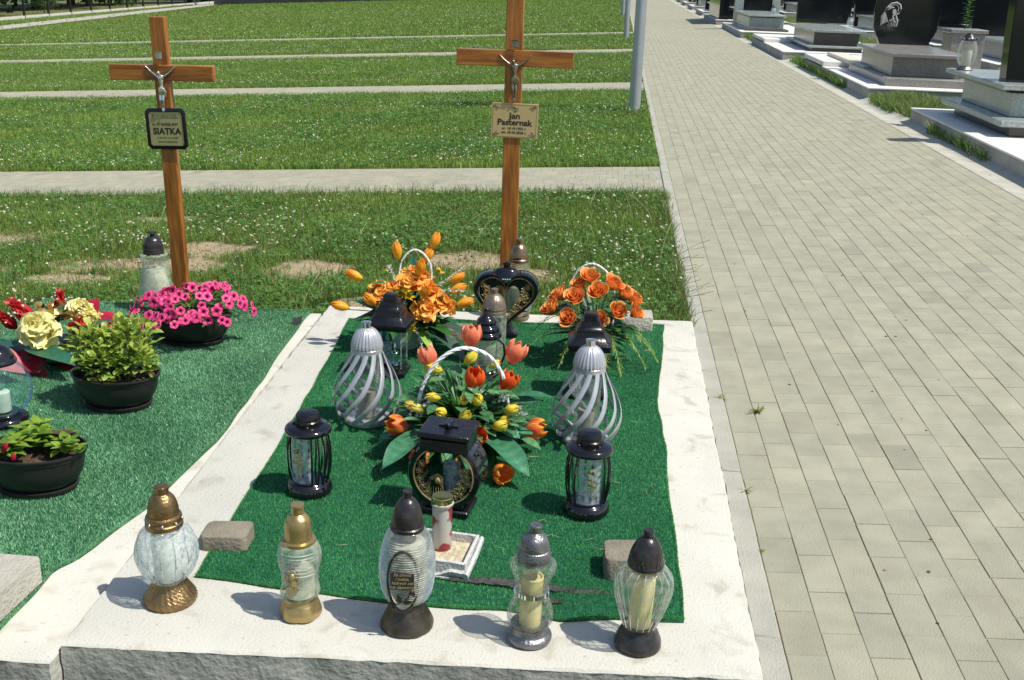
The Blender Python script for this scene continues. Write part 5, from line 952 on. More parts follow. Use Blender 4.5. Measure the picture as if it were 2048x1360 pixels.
for p0, d, l_, wd, c in (((-.14, -.25, .09), (1, -.28, -.05), .19, .115, (.68, .28, .3)), ((.12, .1, .1), (.9, .5, .8), .13, .1, (.42, .02, .06)), ((.2, .08, .08), (1, -.3, .5), .1, .08, (.36, .015, .05)), ((-.08, -.12, .06), (.9, -.6, -.1), .2, .1, (.25, .01, .03)), ((.1, .13, .13), (.25, .3, 1), .1, .1, (.4, .02, .06)), ((.0, -.05, .04), (1, -.1, -.05), .28, .16, (.2, .01, .03))): b.leaf(p0, d, (0, -.4, 1), l_, wd, .5, .3, 9, c, col2=lerp(c, (.6, .03, .05), .5))
for z in (0, .008): b.leaf((.185-.06, .085, .11+z), (1, -.25, .45), (0, -.3, 1), .16, .1, .9, .35, 9, (.4, .03, .07), col2=(.32, .01, .05))
b.obj('red_spathes', PET, T, cl=True); b = MB()
for q in range(16): a = q*1.3; b.leaf((.13+.015*math.cos(a), .02+.015*math.sin(a), .175), (math.cos(a), math.sin(a), .9), (0, 0, 1), .045, .016, .4, .2, 4, (.8, .62, .04))
b.obj('small_yellow_lily', PET, T, cl=True)
# ================================================================== TOMBS ON THE RIGHT
def granite(name, c, spk, rough=.18, sc=130, amt=.5):
    mt = M(name, c, rough, 0, .15, 3, 0, 10, .5, 0); t = mt.node_tree; n = t.nodes; L = t.links; p = n['Principled BSDF']; old = p.inputs['Base Color'].links[0].from_socket
    tc = n.new('ShaderNodeTexCoord'); v = n.new('ShaderNodeTexNoise'); v.inputs['Scale'].default_value = sc; v.inputs['Detail'].default_value = 3; L.new(tc.outputs['Object'], v.inputs[0])
    r = n.new('ShaderNodeValToRGB'); r.color_ramp.elements[0].position = .5; r.color_ramp.elements[1].position = .62; L.new(v.outputs[0], r.inputs[0])
    s_ = n.new('ShaderNodeMath'); s_.operation = 'MULTIPLY'; s_.inputs[1].default_value = amt; L.new(r.outputs[0], s_.inputs[0])
    mx = n.new('ShaderNodeMix'); mx.data_type = 'RGBA'; L.new(s_.outputs[0], mx.inputs[0]); L.new(old, mx.inputs[6]); mx.inputs[7].default_value = (*spk, 1); L.new(mx.outputs[2], p.inputs['Base Color']); return mt
GB = granite('black_granite', (.006, .008, .009), (.03, .035, .04), .08, 200, .4); GG = granite('grey_speckled_granite', (.2, .19, .175), (.4, .39, .36), .25, 90, .6)
GP = granite('pale_green_granite', (.27, .31, .29), (.46, .49, .46), .2, 40, .6); GR = granite('dark_brown_granite', (.07, .06, .055), (.16, .13, .11), .2, 120)
WPL = M('white_tile', (.68, .67, .62), .6, 0, .05, 4, .2, 60); CPL = M('plot_concrete', (.36, .35, .31), .9, 0, .2, 5, .6, 60, .2, det=8)
ETCH = M('etched_line', (.42, .43, .41), .7, 0, .25, 60)
def tomb(label, ox, oy, parts, name='tomb', group='tombs along the path'):
    z = gz(ox); T = thing(name, label, 'tomb', (ox, oy, z), 0, group)
    for pn, mt, bx in parts:
        b = MB()
        for x0, x1, y0, y1, z0, z1 in bx: b.box(x0-ox, x1-ox, y0-oy, y1-oy, z0-z, z1-z, min(.008, (z1-z0)*.2))
        b.obj(pn, mt, T)
    return T
def headstone(T, pts, y0, y1, mt, name='headstone'):
    """upright slab from an outline (x, z), coordinates relative to the tomb"""
    b = MB(); n = len(pts); cx = sum(p[0] for p in pts)/n; cz = sum(p[1] for p in pts)/n; v = []
    for y, i in ((y0, .012), (y0+.008, 0), (y1-.008, 0), (y1, .012)): v += [(x+(cx-x)*i, y, z+(cz-z)*i) for x, z in pts]
    b.add(v, [(i*n+j, i*n+(j+1) % n, (i+1)*n+(j+1) % n, (i+1)*n+j) for i in range(3) for j in range(n)]+[tuple(range(n-1, -1, -1)), tuple(3*n+j for j in range(n))], None, False); return b.obj(name, mt, T)
def praying(T, x, y, z, s):   # etched mourning woman: broad pale strokes in the polished face
    b = MB()
    def fill(pts, d=0):
        n = len(pts); b.add([(x+a*s, y-.0015-d, z+c*s) for a, c in pts] + [(x+a*s, y+.001, z+c*s) for a, c in pts], [tuple(range(n))]+[(j, n+j, n+(j+1) % n, (j+1) % n) for j in range(n)], None, False)
    def st(pts, w_=.012): b.tube([(x+a*s, y-.001, z+c*s) for a, c in pts], w_*s, 5, None, (1, 1))
    for q in range(9): t = q/8; st([(-.38+.05*t+.35*t*t*.6, -.45+.02*q), (-.4+.12*t, -.05+.02*q), (-.25+.22*t, .28+.02*q*(1-t)), (-.12+.2*t, .3)], .022)
    for q in range(6): t = q/5; st([(-.1+.12*q*.6, -.47), (-.06+.08*q*.8, -.25), (.1+.05*q, -.1-.02*q)], .02)
    st([(-.2, .3), (-.05, .46), (.15, .5), (.3, .42), (.36, .25), (.3, .08), (.2, .02)], .032); st([(-.12, .3), (.0, .4), (.15, .42), (.26, .3), (.24, .15)], .02)
    fill([(.04, .22), (.14, .24), (.2, .12), (.18, -.0), (.1, -.03), (.03, .08)]); st([(.18, .0), (.24, -.15), (.28, -.3), (.25, -.45)], .03); st([(.06, -.02), (.1, -.2), (.2, -.3)], .03)
    return b.obj('etched_figure', ETCH, T)
P = 'plinth'
TB_ = tomb('grey granite tomb with wide black headstone etched with a mourning woman, second nearest', 3.29, 15.0, [
    (P, CPL, [(3.29, 5.6, 15.0, 20.4, .1, .315)]), ('white_kerb', WPL, [(3.285, 5.6, 14.99, 18.5, .315, .335)]), ('rear_step', WPL, [(3.3, 5.6, 18.5, 20.4, .335, .41)]), ('side_slab', M('cream_stone', (.6, .56, .46), .6, 0, .06, 4), [(3.62, 3.9, 17.0, 20.0, .41, .47)]),
    ('lower_block', GG, [(3.57, 4.75, 15.33, 17.8, .335, .44)]), ('body', GG, [(3.7, 4.63, 15.62, 17.6, .44, .70)]), ('ledger', GG, [(3.64, 4.68, 15.5, 17.75, .70, .75)])])
hs = headstone(TB_, [(.68, -.0), (1.4, .0), (1.5, .22), (1.52, .6), (1.54, .8), (1.35, .765), (1.15, .79), (.95, .86), (.75, .9), (.6, .84), (.56, .5), (.565, .25)], 2.75, 2.87, GB)
hs.location.z = .56; praying(TB_, .80, 2.75, .99, .36)
TA = tomb('nearest tomb, tall black headstone on pale granite at the right picture edge', 3.29, 7.2, [
    (P, CPL, [(3.29, 5.8, 7.2, 12.75, .1, .315)]), ('white_kerb', WPL, [(3.28, 5.8, 7.19, 12.75, .315, .335)]), ('dark_base', GR, [(3.62, 5.4, 10.55, 12.3, .335, .43)]), ('step', GP, [(3.5, 5.5, 10.45, 12.4, .43, .49)]),
    ('body', GP, [(3.66, 5.3, 10.75, 12.25, .49, .715)]), ('black_band', GB, [(3.6, 5.35, 10.72, 12.3, .715, .74)]), ('ledger', GP, [(3.54, 5.4, 10.66, 12.55, .74, .79)])])
hs = headstone(TA, [(.36, 0), (1.75, 0), (1.8, .4), (1.84, .84), (1.1, .95), (.33, .84), (.34, .4)], 3.75, 3.95, GB); hs.location.z = .603
TC = tomb('tomb with pale green ledger on a dark body and etched black headstone, third nearest', 3.15, 22.0, [
    (P, CPL, [(3.15, 5.2, 22.0, 27.2, .1, .31)]), ('white_kerb', WPL, [(3.145, 5.2, 21.99, 25.0, .31, .33)]), ('rear_step', WPL, [(3.16, 5.2, 25.0, 27.2, .33, .4)]), ('dark_base', GR, [(3.75, 4.7, 22.4, 25.4, .33, .4)]),
    ('step', GP, [(3.68, 4.82, 22.32, 25.5, .40, .44)]), ('body', GR, [(3.8, 4.66, 22.6, 25.2, .44, .68)]), ('ledger', GP, [(3.7, 4.76, 22.5, 25.5, .68, .73)])])
headstone(TC, [(.72, .57), (1.85, .57), (1.9, 1.2), (1.9, 1.55), (1.3, 1.7), (.72, 1.55)], 3.52, 3.64, GB); praying(TC, .86, 3.52, 1.2, .3)
TD = tomb('tomb with pale grey pillars beside a black centre slab, fourth from the near end', 3.12, 29.5, [
    (P, CPL, [(3.12, 5.2, 29.5, 35.0, .1, .31)]), ('white_kerb', WPL, [(3.115, 5.2, 29.49, 35.0, .31, .33)]), ('step', GR, [(3.3, 4.4, 30.1, 33.9, .33, .38)]), ('body', GP, [(3.4, 4.3, 30.4, 33.8, .38, .66)]), ('black_band', GB, [(3.42, 4.28, 30.42, 33.8, .66, .68)]), ('ledger', GP, [(3.36, 4.34, 30.35, 33.9, .68, .73)]),
    ('side_pillar', GP, [(3.35, 3.6, 34.0, 34.2, .4, 1.9)]), ('side_pillar', GP, [(4.42, 4.65, 34.0, 34.2, .4, 1.9)]), ('headstone', GB, [(3.6, 4.42, 34.03, 34.17, .4, 1.7)])])
TE = tomb('dark granite tomb with black upright wall, fifth from the near end', 3.1, 37.0, [
    (P, CPL, [(3.1, 5.4, 37.0, 42.5, .1, .31)]), ('white_kerb', WPL, [(3.095, 5.4, 36.99, 42.5, .31, .33)]), ('body', GB, [(3.5, 4.7, 37.6, 41.2, .33, .62)]), ('ledger', GP, [(3.75, 4.72, 37.9, 41.0, .62, .66)]), ('side_wall', GB, [(3.2, 3.5, 37.3, 41.5, .33, 1.5)]), ('headstone', GB, [(3.55, 4.9, 41.6, 41.8, .3, 1.8)])])
def generic(label, ox, oy, style, group='tombs along the path'):
    a, b_, c = ((GB, GP, GB), (GP, GG, GB), (GR, GB, GB), (GG, GP, GB))[style]; z = gz(ox)
    T = tomb(label, ox, oy, [(P, CPL, [(ox, ox+2.0, oy, oy+3.4, z-.05, z+.14)]), ('white_kerb', WPL, [(ox-.005, ox+2.005, oy-.005, oy+3.4, z+.14, z+.155)]), ('body', a, [(ox+.4, ox+1.5, oy+.4, oy+2.5, z+.155, z+.42)]), ('ledger', b_, [(ox+.34, ox+1.56, oy+.34, oy+2.56, z+.42, z+.47)])], group=group)
    w_ = [(.35, .15), (1.55, .15), (1.6, 1.1), (1.3, 1.28), (.6, 1.28), (.3, 1.1)] if style % 2 else [(.3, .15), (1.6, .15), (1.6, 1.2), (.9, 1.45), (.3, 1.2)]
    headstone(T, w_, 2.7, 2.84, c); return T
rowsL = ['low pale ledger tomb by the path, %s', 'dark headstone tomb, %s']
words = ['sixth from the near end', 'seventh from the near end', 'eighth from the near end', 'ninth from the near end', 'tenth from the near end', 'farthest by the path']
for i, oy in enumerate((45, 52, 58.5, 64.5, 70)): generic('%s tomb beside the path, %s' % (('black and pale granite', 'grey granite', 'brown granite', 'speckled granite')[i % 4], words[i]), 3.2+.05*i, oy, i % 4)
k2 = 0
names2 = {5.9: 'second', 8.6: 'third', 11.4: 'fourth'}
for ox in (5.9, 8.6, 11.4):
    for j, oy in enumerate((9.2, 13.6, 18.2, 23.0, 28.5, 35, 42, 50, 59)):
        if ox == 11.4 and j < 3: continue
        st_ = (j*3+int(ox)) % 4
        generic('%s tomb in the %s row from the path, %s nearest' % (('black and pale granite', 'pale granite', 'brown and black granite', 'speckled grey granite')[st_], names2[ox], ('first', 'second', 'third', 'fourth', 'fifth', 'sixth', 'seventh', 'eighth', 'ninth')[j]), ox+(.3 if j % 2 else 0), oy, st_, 'tombs in the rows behind')
# planter box with a small plant, behind the black headstone
t = thing('stone_planter', 'square stone planter with a thin green plant between two black headstones', 'planter', (5.15, 17.6, gz(5.1)+.05)); b = MB(); b.box(-.24, .24, -.24, .24, .1, .62, .01); b.box(-.27, .27, -.27, .27, .62, .68, .01); b.obj('stone_box', GG, t)
b = MB()
for q in range(40): z = .7+q*.011; a = q*2.4; b.leaf((.02*math.sin(q), 0, z), (math.cos(a), math.sin(a), .5), (0, 0, 1), .09, .04, .5, .2, 4, (.1, .28, .03))
b.tube([(0, 0, .66), (.02, 0, 1.12)], .006, 5, (.1, .2, .04)); b.obj('plant', LIVE, t, cl=True)
# glass lantern standing on the nearest tomb
L = thing('grave_lantern', 'silver grave lantern with ornamented glass standing on the nearest tomb', 'lantern', (3.66, 12.3, .791), 0, 'grave lanterns'); lat('foot', [(.08, 0), (.085, .01), (.06, .04)], PEWTER, L, 32); lat('glass_bowl', wall(sm([(.055, .04), (.09, .1), (.1, .2), (.075, .29), (.06, .31)], 4)), GL_HM, L, 24, None, False); lat('candle', [(.05, .05), (.05, .2)], WAXW, L, 20); lat('cap', sm([(.07, .3), (.08, .315), (.05, .35), (.03, .37), (.015, .38)], 4), GUN, L, 32)
b = MB()
for q in range(10): a = q*.63; b.ball((.085*math.cos(a), .085*math.sin(a), .32), .015, 6)
b.obj('ornament', PEWTER, L)
for i, (x, y, z, s_) in enumerate(((4.9, 24.9, .74, 1), (3.62, 45.6, .7, 1), (4.1, 31.2, .731, 1), (5.0, 19.5, .42, 1.1))):
    L = thing('grave_lantern', ('small white lantern on the pale ledger of the third tomb', 'small lantern on the ledger of the sixth tomb', 'small lantern on the ledger of the fourth tomb', 'small lantern on the rear step of the second tomb')[i], 'lantern', (x, y, z if i != 1 else gz(3.2)+.471), 0, 'grave lanterns'); lat('glass_bowl', sm([(.04, 0), (.065, .06), (.05, .15), (.04, .17)], 4), GL_FR, L, 20); lat('cap', sm([(.05, .17), (.045, .2), (.02, .24), (.012, .26)], 3), (BRONZE, PEWTER)[i % 2], L, 20)

# ================================================================== LAMP POSTS
GALV = M('galvanised_steel', (.4, .43, .45), .38, .55, .08, 3, .05, 20); GALVD = M('lamp_housing', (.1, .1, .11), .4)
for i, (x, y, lab) in enumerate(((.262, 14.0, 'nearest grey steel lamp post at the corner of the grass by the path'), (.22, 30.1, 'second grey steel lamp post along the path'), (.15, 46.5, 'third and farthest grey steel lamp post along the path'))):
    T = thing('lamp_post', lab, 'lamp post', (x, y, gz(x)), 0, 'lamp posts along the path')
    b = MB(); n = 40; v = [( .072-.02*t, -.05+4.6*t) for t in np.linspace(0, 1, 12)]; b.lathe(v, 28); b.obj('pole', GALV, T)
    b = MB(); b.box(-.04, .04, .06, .074, .5, .85, .003); b.obj('service_door', GALV, T)
    b = MB(); b.tube([(0, 0, 4.5), (0, -.02, 4.6), (.3, 0, 4.72), (.7, 0, 4.75)], .025, 10); b.obj('arm', GALV, T); b = MB(); b.box(.6, 1.1, -.12, .12, 4.72, 4.8, .02); b.obj('lamp_head', GALVD, T)

# ================================================================== FENCE, WALL, TREES
FP = M('fence_dark_metal', (.02, .022, .02), .5, .3); FB = M('fence_white_footing', (.55, .54, .5), .85)
T = thing('fence', 'dark metal mesh fence on a white concrete footing at the far left of the field', 'fence', (-31.5, 42, gz(-31.5)))
ang = math.atan2(-3.2, 64); b = MB(); dirv = Vector((-3.2, 64)).normalized(); Ln = 66
wires = MB(); foot = MB(); nrm = Vector((dirv.y, -dirv.x))
for i in range(23):
    p = dirv*(i*3.0); z0 = gz(-31.5+p.x)-gz(-31.5); b = MB(); b.box(p.x-.05, p.x+.05, p.y-.05, p.y+.05, z0-.2, z0+1.7, .004); b.obj('post', FP, T)
for i in range(22):
    p = dirv*(i*3.0+.05); q = dirv*(i*3.0+2.95); z0 = gz(-31.5+p.x)-gz(-31.5)
    foot.add([(p.x-.06, p.y, z0-.2), (q.x-.06, q.y, z0-.2), (q.x+.06, q.y, z0-.2), (p.x+.06, p.y, z0-.2), (p.x-.06, p.y, z0+.18), (q.x-.06, q.y, z0+.18), (q.x+.06, q.y, z0+.18), (p.x+.06, p.y, z0+.18)], [(0, 1, 2, 3), (7, 6, 5, 4), (0, 4, 5, 1), (2, 6, 7, 3), (0, 3, 7, 4), (1, 5, 6, 2)], None, False)
    for z in np.arange(.25, 1.65, .1): wires.tube([(p.x, p.y, z0+z), (q.x, q.y, z0+z)], .003, 3)
foot.obj('footing', FB, T); wires.obj('wire_mesh', FP, T)
T = thing('boundary_wall', 'low dark grey boundary wall closing the far end of the field', 'wall', (-16, 88.5, gz(-16)-.2)); b = MB(); b.box(-16, 18, 0, .3, -.9, 3.4, .02); b.obj('wall_panel', M('dark_wall_concrete', (.05, .052, .055), .8, 0, .2, .6, .3, 6), T); b = MB(); b.box(-16.05, 18.05, -.04, .34, 3.4, 3.5, .01); b.obj('coping', M('wall_coping', (.12, .12, .12), .8), T)
BARK = M('bark', (.09, .065, .045), .95, 0, .3, 8, .8, 20, .2); CRN = M('tree_leaves', (1, 1, 1), .5, 0, .2, 2, 0, 10, .3, attr='Col', trans=.25)
def tree(label, x, y, h, rc, zc, name='leafy_tree', n=5200, seed=0, dark=1.0):
    r2 = np.random.default_rng(seed); z = gz(x); T = thing(name, label, 'tree' if h > 3 else 'bush', (x, y, z), 0, 'trees and bushes beyond the fence')
    b = MB(); b.tube([(0, 0, -.3), (.05, 0, h*.3), (-.05, .1, h*.55), (0, 0, h*.8)], [h*.03, h*.024, h*.016, h*.006], 8)
    for q in range(7): a = q*2.4; z0 = h*(.25+.07*q); b.tube([(0, 0, z0), (math.cos(a)*rc*.4, math.sin(a)*rc*.4, z0+h*.1), (math.cos(a)*rc*.8, math.sin(a)*rc*.8, z0+h*.14)], [h*.012, h*.007, h*.002], 6)
    b.obj('trunk', BARK, T)
    nc = 46; cl = r2.normal(size=(nc, 3)); cl /= np.linalg.norm(cl, axis=1)[:, None]; cl *= (r2.random(nc)**.4)[:, None]; cl = cl*np.array([rc, rc, (h-zc)*.5])+np.array([0, 0, zc+(h-zc)*.5]); ci = r2.integers(0, nc, n)
    c = cl[ci] + r2.normal(size=(n, 3))*np.array([rc, rc, (h-zc)*.5])*.17; s_ = .035*h*(.6+.8*r2.random(n))**1; d = r2.normal(size=(n, 3)); d /= np.linalg.norm(d, axis=1)[:, None]; e = np.cross(d, r2.normal(size=(n, 3))); e /= np.linalg.norm(e, axis=1)[:, None]
    V = np.stack([c-d*s_[:, None], c+e*s_[:, None]*.5, c+d*s_[:, None], c-e*s_[:, None]*.5], 1).reshape(-1, 3); V[:, 2] = np.maximum(V[:, 2], .05)
    base = np.array([[.035, .085, .02]])*dark; colc = base*(.6+.9*r2.random(nc))[:, None]*np.array([[1, 1, 1]]); col = colc[ci]*(.8+.4*r2.random(n))[:, None]
    o = npmesh('crown', V, np.zeros((0, 3), int), np.arange(n*4).reshape(-1, 4), CRN, np.repeat(col, 4, 0)); o.parent = T
sd_ = 5; kinds = ('broad dark green tree', 'tall dark tree', 'rounded mid green tree')
for i, (x, y, h, rc, zc) in enumerate(((-41, 50, 9, 4.2, 1.0), (-43, 58, 11, 5, 1.2), (-40.5, 66, 8, 4, .9), (-44, 73, 12, 5, 1.0), (-41.5, 81, 9, 4.5, .9), (-43, 90, 11, 5, .8), (-38, 99, 10, 5, .6), (-30, 104, 11, 5, .6), (-47, 64, 12, 6, .3), (-50, 80, 13, 6, .3), (-48, 97, 13, 6, .3), (-22, 106, 10, 5, .5), (-37, 112, 12, 6, .3))):
    tree('%s behind the fence, %s counting from the left' % (kinds[i % 3], ('first', 'second', 'third', 'fourth', 'fifth', 'sixth', 'seventh', 'eighth', 'ninth', 'tenth', 'eleventh', 'twelfth', 'thirteenth')[i]), x, y, h, rc, zc, seed=i+3, dark=.55+.2*(i % 3))
tree('dark bush growing through the fence in the top left corner', -29.8, 50.6, 2.6, .9, .05, 'bush', 2600, 77, .8)
for i, (x, y) in enumerate(((-36, 56), (-37, 71), (-38, 86))): tree(('low green bush in the dry meadow, nearest', 'low green bush in the middle of the dry meadow', 'low green bush in the dry meadow, farthest')[i], x, y, 1.6, 1.1, .1, 'bush', 1500, 90+i, 1.3)

# ================================================================== GRASS
GRS = M('grass_blade', (1, 1, 1), .45, 0, .1, 3, 0, 10, .4, attr='Col', trans=.3)
def blades(name, x0f, x1f, y0, y1, n, h, wd, mid, dens=None, clump=.35, dark=(.105, .205, .03), lite=(.32, .45, .085), dry=.06, lean=.5, label='short green lawn grass'):
    y = y0+(y1-y0)*rng.random(n); xa, xb = x0f(y), x1f(y); x = xa+(xb-xa)*rng.random(n)
    if dens is not None: kp = rng.random(n) < dens(x, y); x, y = x[kp], y[kp]; n = len(x)
    x = x + rng.normal(0, .01, n)*mid; cl = .5+.5*np.sin(x*2.3+np.sin(y*1.7)*2)*np.sin(y*2.9+np.sin(x*1.3)*2); cl2 = .5+.5*np.sin(x*9+y*5)*np.sin(y*11-x*3); g_ = .6*cl+.4*cl2
    H_ = h*(.45+.75*rng.random(n))*(1-clump+2*clump*g_*.8); a = rng.random(n)*2*PI; la = rng.random(n)*2*PI; L_ = lean*H_*(.2+rng.random(n)); w_ = wd*(.6+.8*rng.random(n))*.5; z = K*x-.01
    dx, dy = np.cos(a)*w_, np.sin(a)*w_; tx, ty = np.cos(la)*L_, np.sin(la)*L_; t = rng.random(n)[:, None]; col = np.array([dark])*(1-t)+np.array([lite])*t; pat = (.82+.36*g_)[:, None]; col = col*pat; dr_ = rng.random(n) < dry; col[dr_] = np.array([.36, .33, .14])*(.7+.6*rng.random(dr_.sum()))[:, None]
    A = np.stack([x-dx, y-dy, z], 1); B = np.stack([x+dx, y+dy, z], 1); T_ = np.stack([x+tx, y+ty, z+H_], 1)
    if mid:
        Cm = np.stack([x-dx*.8+tx*.35, y-dy*.8+ty*.35, z+H_*.6], 1); Dm = np.stack([x+dx*.8+tx*.35, y+dy*.8+ty*.35, z+H_*.6], 1)
        V = np.stack([A, B, Dm, Cm, T_], 1).reshape(-1, 3); o = (np.arange(n)*5)[:, None]; Q = o+np.array([[0, 1, 2, 3]]); Tt = o+np.array([[3, 2, 4]]); cc = np.repeat(col, 5, 0)
    else: V = np.stack([A, B, T_], 1).reshape(-1, 3); Q = np.zeros((0, 4), int); Tt = np.arange(n*3).reshape(-1, 3); cc = np.repeat(col, 3, 0)
    ob = npmesh(name, V, Tt, Q, GRS, cc); tag(ob, label, 'grass', None, 'stuff'); return ob
lf = lambda y: -.64*y-1.2; rt = lambda y: .44+0*y
def onsoil(x, y): return np.clip(1-1.15*soilness(x, y), .02, 1)
blades('grass', lf, rt, 5.08, 8.62, 280000, .05, .0034, 1, lambda x, y: onsoil(x, y)*np.where((x < -1.32) | (y > 5.12), 1, 0), label='lawn grass between the graves and the first cross path', dark=(.095, .185, .028), lite=(.3, .42, .085), dry=.1)
blades('grass', lambda y: -3.9+0*y, lambda y: -1.3+0*y, 4.9, 5.12, 9000, .05, .0034, 1, None, label='grass edging behind the left turf mat')
blades('grass', lambda y: -5+0*y, lambda y: -2.69+0*y, 1.5, 5.05, 90000, .05, .0034, 1, None, label='grass left of the turf mat')
blades('tall_grass', lf, rt, 5.1, 6.9, 14000, .12, .0035, 1, lambda x, y: np.clip(1-.8*soilness(x, y), 0, 1)*(np.sin(x*4+y*7)*np.sin(x*9-y*3) > .2), .2, (.05, .12, .02), (.14, .24, .05), .12, .6, 'taller grass tufts around the bare soil')
blades('grass', lf, rt, 9.84, 16.62, 290000, .06, .005, 1, None, label='lawn grass between the first and second cross path')
blades('grass', lf, rt, 17.86, 24.7, 230000, .065, .0085, 0, None, label='lawn grass between the second and third cross path')
blades('grass', lf, rt, 25.9, 32.3, 150000, .07, .013, 0, None, label='lawn grass between the third and fourth cross path')
blades('grass', lambda y: np.maximum(-.64*y-1.2, -25.2-.13*(y-46)), rt, 33.6, 60, 220000, .08, .026, 0, None, label='lawn grass beyond the fourth cross path')
blades('grass', lambda y: np.maximum(-.64*y-1.2, -25.2-.13*(y-46)), rt, 60, 88, 90000, .09, .06, 0, None, label='lawn grass at the far end of the field')
blades('grass', lambda y: -31.3-.05*(y-42)+.1, lambda y: -28.6-.13*(y-50)+0*y, 42, 88, 26000, .12, .03, 0, None, label='grass strip between the far path and the fence')
blades('grass', lambda y: 3.3+0*y, lambda y: 15+0*y, 6, 75, 120000, .09, .014, 0, lambda x, y: np.where(x < 6, 1, .5), label='grass growing between the tombs', dry=.15)
edge = lambda x, y: ((np.sin(y*1.9)+np.sin(y*.7+1)) > -.4)*1.0
blades('tall_grass', lambda y: 3.23+0*y, lambda y: 3.36+0*y, 9.9, 36, 14000, .15, .006, 1, edge, .4, (.05, .13, .02), (.18, .3, .05), .1, .9, 'grass tufts spilling over the gutter beside the tombs')
blades('tall_grass', lambda y: 3.3+0*y, lambda y: 3.9+0*y, 12.9, 14.9, 9000, .14, .006, 1, None, .4, (.05, .13, .02), (.2, .3, .06), .2, .8, 'rank grass between the two nearest tombs')
blades('tall_grass', lambda y: .36+0*y, lambda y: .46+0*y, 5.1, 8.5, 2200, .075, .003, 1, None, .3, (.06, .14, .02), (.18, .26, .06), .15, .8, 'grass leaning over the path kerb')
blades('tall_grass', lf, rt, 8.5, 8.64, 3500, .1, .003, 1, None, .3, (.05, .13, .02), (.16, .26, .05), .1, .6, 'grass fringe along the first cross path')
# clover leaves and white clover heads
def scatter(name, tv, tf, x, y, z, s, mat, col, label, rotz=True):
    n = len(x); a = rng.random(n)*2*PI; c, q = np.cos(a), np.sin(a); tv = np.asarray(tv, float); tl = rng.normal(0, .3, (n, 2))
    X_ = tv[None, :, 0]*c[:, None]-tv[None, :, 1]*q[:, None]; Y_ = tv[None, :, 0]*q[:, None]+tv[None, :, 1]*c[:, None]; Zz = tv[None, :, 2]+X_*tl[:, :1]+Y_*tl[:, 1:]
    V = np.stack([x[:, None]+X_*s[:, None], y[:, None]+Y_*s[:, None], z[:, None]+Zz*s[:, None]], 2).reshape(-1, 3); o = (np.arange(n)*len(tv))[:, None]; F = np.concatenate([o+np.array(f)[None] for f in tf])
    ob = npmesh(name, V, F if F.shape[1] == 3 else np.zeros((0, 3), int), F if F.shape[1] == 4 else np.zeros((0, 4), int), mat, np.repeat(col, len(tv), 0)); return tag(ob, label, 'clover', None, 'stuff')
clv = []; clf = []
for k_ in range(3):
    a = k_*2.094; o = len(clv); ca, sa = math.cos(a), math.sin(a); clv += [(0, 0, 0), (.6*ca-.5*sa, .6*sa+.5*ca, .12), (1.1*ca, 1.1*sa, .05), (.6*ca+.5*sa, .6*sa-.5*ca, .12)]; clf.append([o, o+3, o+2, o+1])
oct_v = [(0, 0, -.8), (1, 0, 0), (.5, .87, 0), (-.5, .87, 0), (-1, 0, 0), (-.5, -.87, 0), (.5, -.87, 0), (0, 0, .8)]; oct_f = [[0, 1+(j+1) % 6, 1+j] for j in range(6)]+[[7, 1+j, 1+(j+1) % 6] for j in range(6)]
def clover(y0, y1, nl, nf, sl, sf, lab):
    y = y0+(y1-y0)*rng.random(nl); x = lf(y)+(.42-lf(y))*rng.random(nl); cl = np.sin(x*1.9+y)*np.sin(y*2.3-x*.7); kp = (rng.random(nl) < .45+.5*cl) & (rng.random(nl) < (1-soilness(x, y) if y1 < 9 else 1)); x, y = x[kp], y[kp]; n = len(x); t = rng.random(n)[:, None]
    scatter('clover_leaves', clv, clf, x, y, K*x+.02+.03*rng.random(n), sl*(.7+.6*rng.random(n)), GRS, np.array([[.05, .15, .025]])*(1-t)+np.array([[.13, .28, .06]])*t, 'clover leaves in the lawn '+lab)
    y = y0+(y1-y0)*rng.random(nf); x = lf(y)+(.42-lf(y))*rng.random(nf); cl = np.sin(x*1.5+y*.8)*np.sin(y*1.7-x*.9); kp = (rng.random(nf) < .35+.55*cl+(.45 if y0 > 9 else 0)*np.exp(-((y-y0)/1.1)**2)) & (rng.random(nf) < (1-soilness(x, y) if y1 < 9 else 1)); x, y = x[kp], y[kp]; n = len(x); t = rng.random(n)[:, None]
    scatter('clover_flowers', oct_v, oct_f, x, y, K*x+.05+.035*rng.random(n), sf*(.6+.6*rng.random(n)), PET, np.array([[.62, .6, .46]])*(1-t)+np.array([[.38, .37, .22]])*t, 'white clover heads '+lab)
clover(5.15, 8.6, 42000, 2900, .011, .0095, 'near the graves'); clover(9.85, 16.6, 60000, 4600, .015, .0095, 'past the first cross path')
clover(17.9, 24.7, 20000, 5200, .02, .011, 'past the second cross path'); clover(25.9, 32.3, 8000, 5000, .03, .013, 'past the third cross path'); clover(33.6, 70, 6000, 8000, .05, .02, 'at the far end')
n_ = 26000; y = 4.95+3.5*rng.random(n_); x = -5+5.4*rng.random(n_); kp = rng.random(n_) < (soilness(x, y)-.15)*((x < -1.32) | (y > 5.12)); x, y = x[kp], y[kp]; n_ = len(x); t = rng.random(n_)[:, None]
ob = scatter('soil_crumbs', oct_v, oct_f, x, y, K*x-.008, .0025+.008*rng.random(n_)**3, GRS, np.array([[.22, .17, .1]])*(1-t)+np.array([[.5, .42, .28]])*t, 'crumbs and pebbles on the bare soil patches'); ob['category'] = 'pebbles'
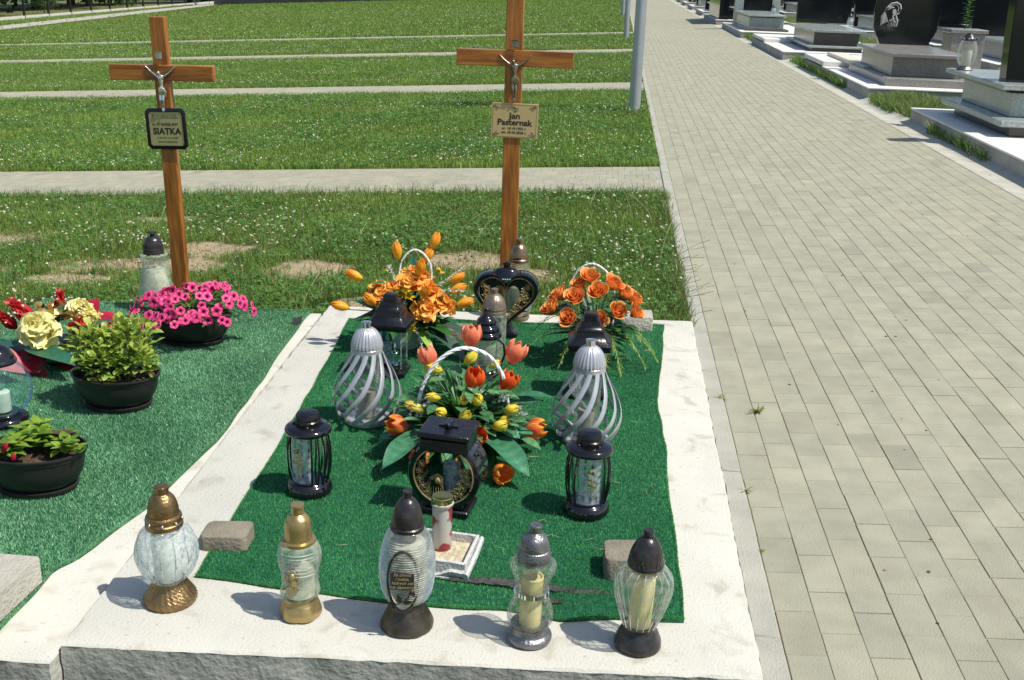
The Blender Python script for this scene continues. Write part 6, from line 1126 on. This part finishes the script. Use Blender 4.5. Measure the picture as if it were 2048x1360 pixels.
# tall seeding stalks and weeds
b = MB()
for q in range(60):
    x = random.uniform(-3.6, .35); y = random.uniform(5.2, 7.6); z = gz(x); h = random.uniform(.12, .3); a = random.uniform(0, 2*PI); l_ = h*random.uniform(.3, 1.0)
    P_ = [(x+l_*math.cos(a)*t*t, y+l_*math.sin(a)*t*t, z+h*t) for t in (0, .35, .7, 1)]; b.tube(P_, [.0016, .0013, .001, .0018], 4, random.choice([(.4, .38, .2), (.25, .32, .1), (.5, .47, .3)]))
for q in range(26):
    x = .36+random.uniform(-.06, .06); y = random.uniform(5.15, 6.4); z = gz(x); h = random.uniform(.1, .26); l_ = random.uniform(.05, .22)
    P_ = [(x+l_*t*t, y-.3*l_*t*t*random.uniform(-1, 1), z+h*(t-.25*t*t)) for t in (0, .35, .7, 1)]; b.tube(P_, [.0014, .0012, .0009, .0016], 4, random.choice([(.3, .25, .12), (.2, .22, .08), (.35, .3, .16)]))
tag(b.obj('grass_stalks', GRS, None, cl=True), 'thin dry seeding grass stalks standing in the lawn and leaning over the kerb', 'grass', None, 'stuff')
def weed(label, x, y, n, s_):
    b = MB()
    for q in range(n): a = random.uniform(0, 2*PI); b.leaf((random.gauss(0, s_*.15), random.gauss(0, s_*.15), 0), (math.cos(a), math.sin(a), random.uniform(.2, 1.6)), (0, 0, 1), s_*random.uniform(.4, 1.1), s_*random.uniform(.08, .22), .5, .2, 4, random.choice([(.2, .26, .05), (.3, .28, .08), (.14, .2, .04)]))
    tag(b.obj('weed', GRS, None, (x, y, gz(x)+.001), cl=True), label, 'weed', 'weeds in the paving joints')
weed('tiny weed in the kerb joint, farthest of the joint weeds', .50, 4.18, 16, .035); weed('round green weed on the paving next to the kerb joint', .63, 4.05, 30, .045); weed('small wispy weed in the joint level with the front lanterns', .52, 2.95, 12, .02)
weed('weed sprouting in the kerb joint halfway along the concrete surround', .515, 3.35, 14, .03); 
b = MB()
for q in range(60):
    x = random.uniform(-.95, .2); y = random.uniform(2.55, 4.7); a = random.uniform(0, 2*PI); l_ = random.uniform(.02, .06); b.tube([(x, y, ZC+.002), (x+l_*.5*math.cos(a), y+l_*.5*math.sin(a), ZC+.005), (x+l_*math.cos(a+.5), y+l_*math.sin(a+.5), ZC+.002)], .0007, 4, (.5, .45, .25))
tag(b.obj('dry_grass_bits', GRS, None, cl=True), 'bits of dry straw lying on the green turf mat', 'straw', None, 'stuff')
b = MB()
for q in range(160):
    x = random.uniform(.55, 3.2); y = 2.2+random.random()**1.5*14; s_ = random.uniform(.002, .007); b.ball((x, y, gz(x)+.002), s_, 5, .4, random.choice([(.2, .16, .08), (.1, .08, .05), (.35, .3, .2)]))
tag(b.obj('path_debris', GRS, None, cl=True), 'tiny seeds and leaf crumbs scattered on the paving', 'debris', None, 'stuff')
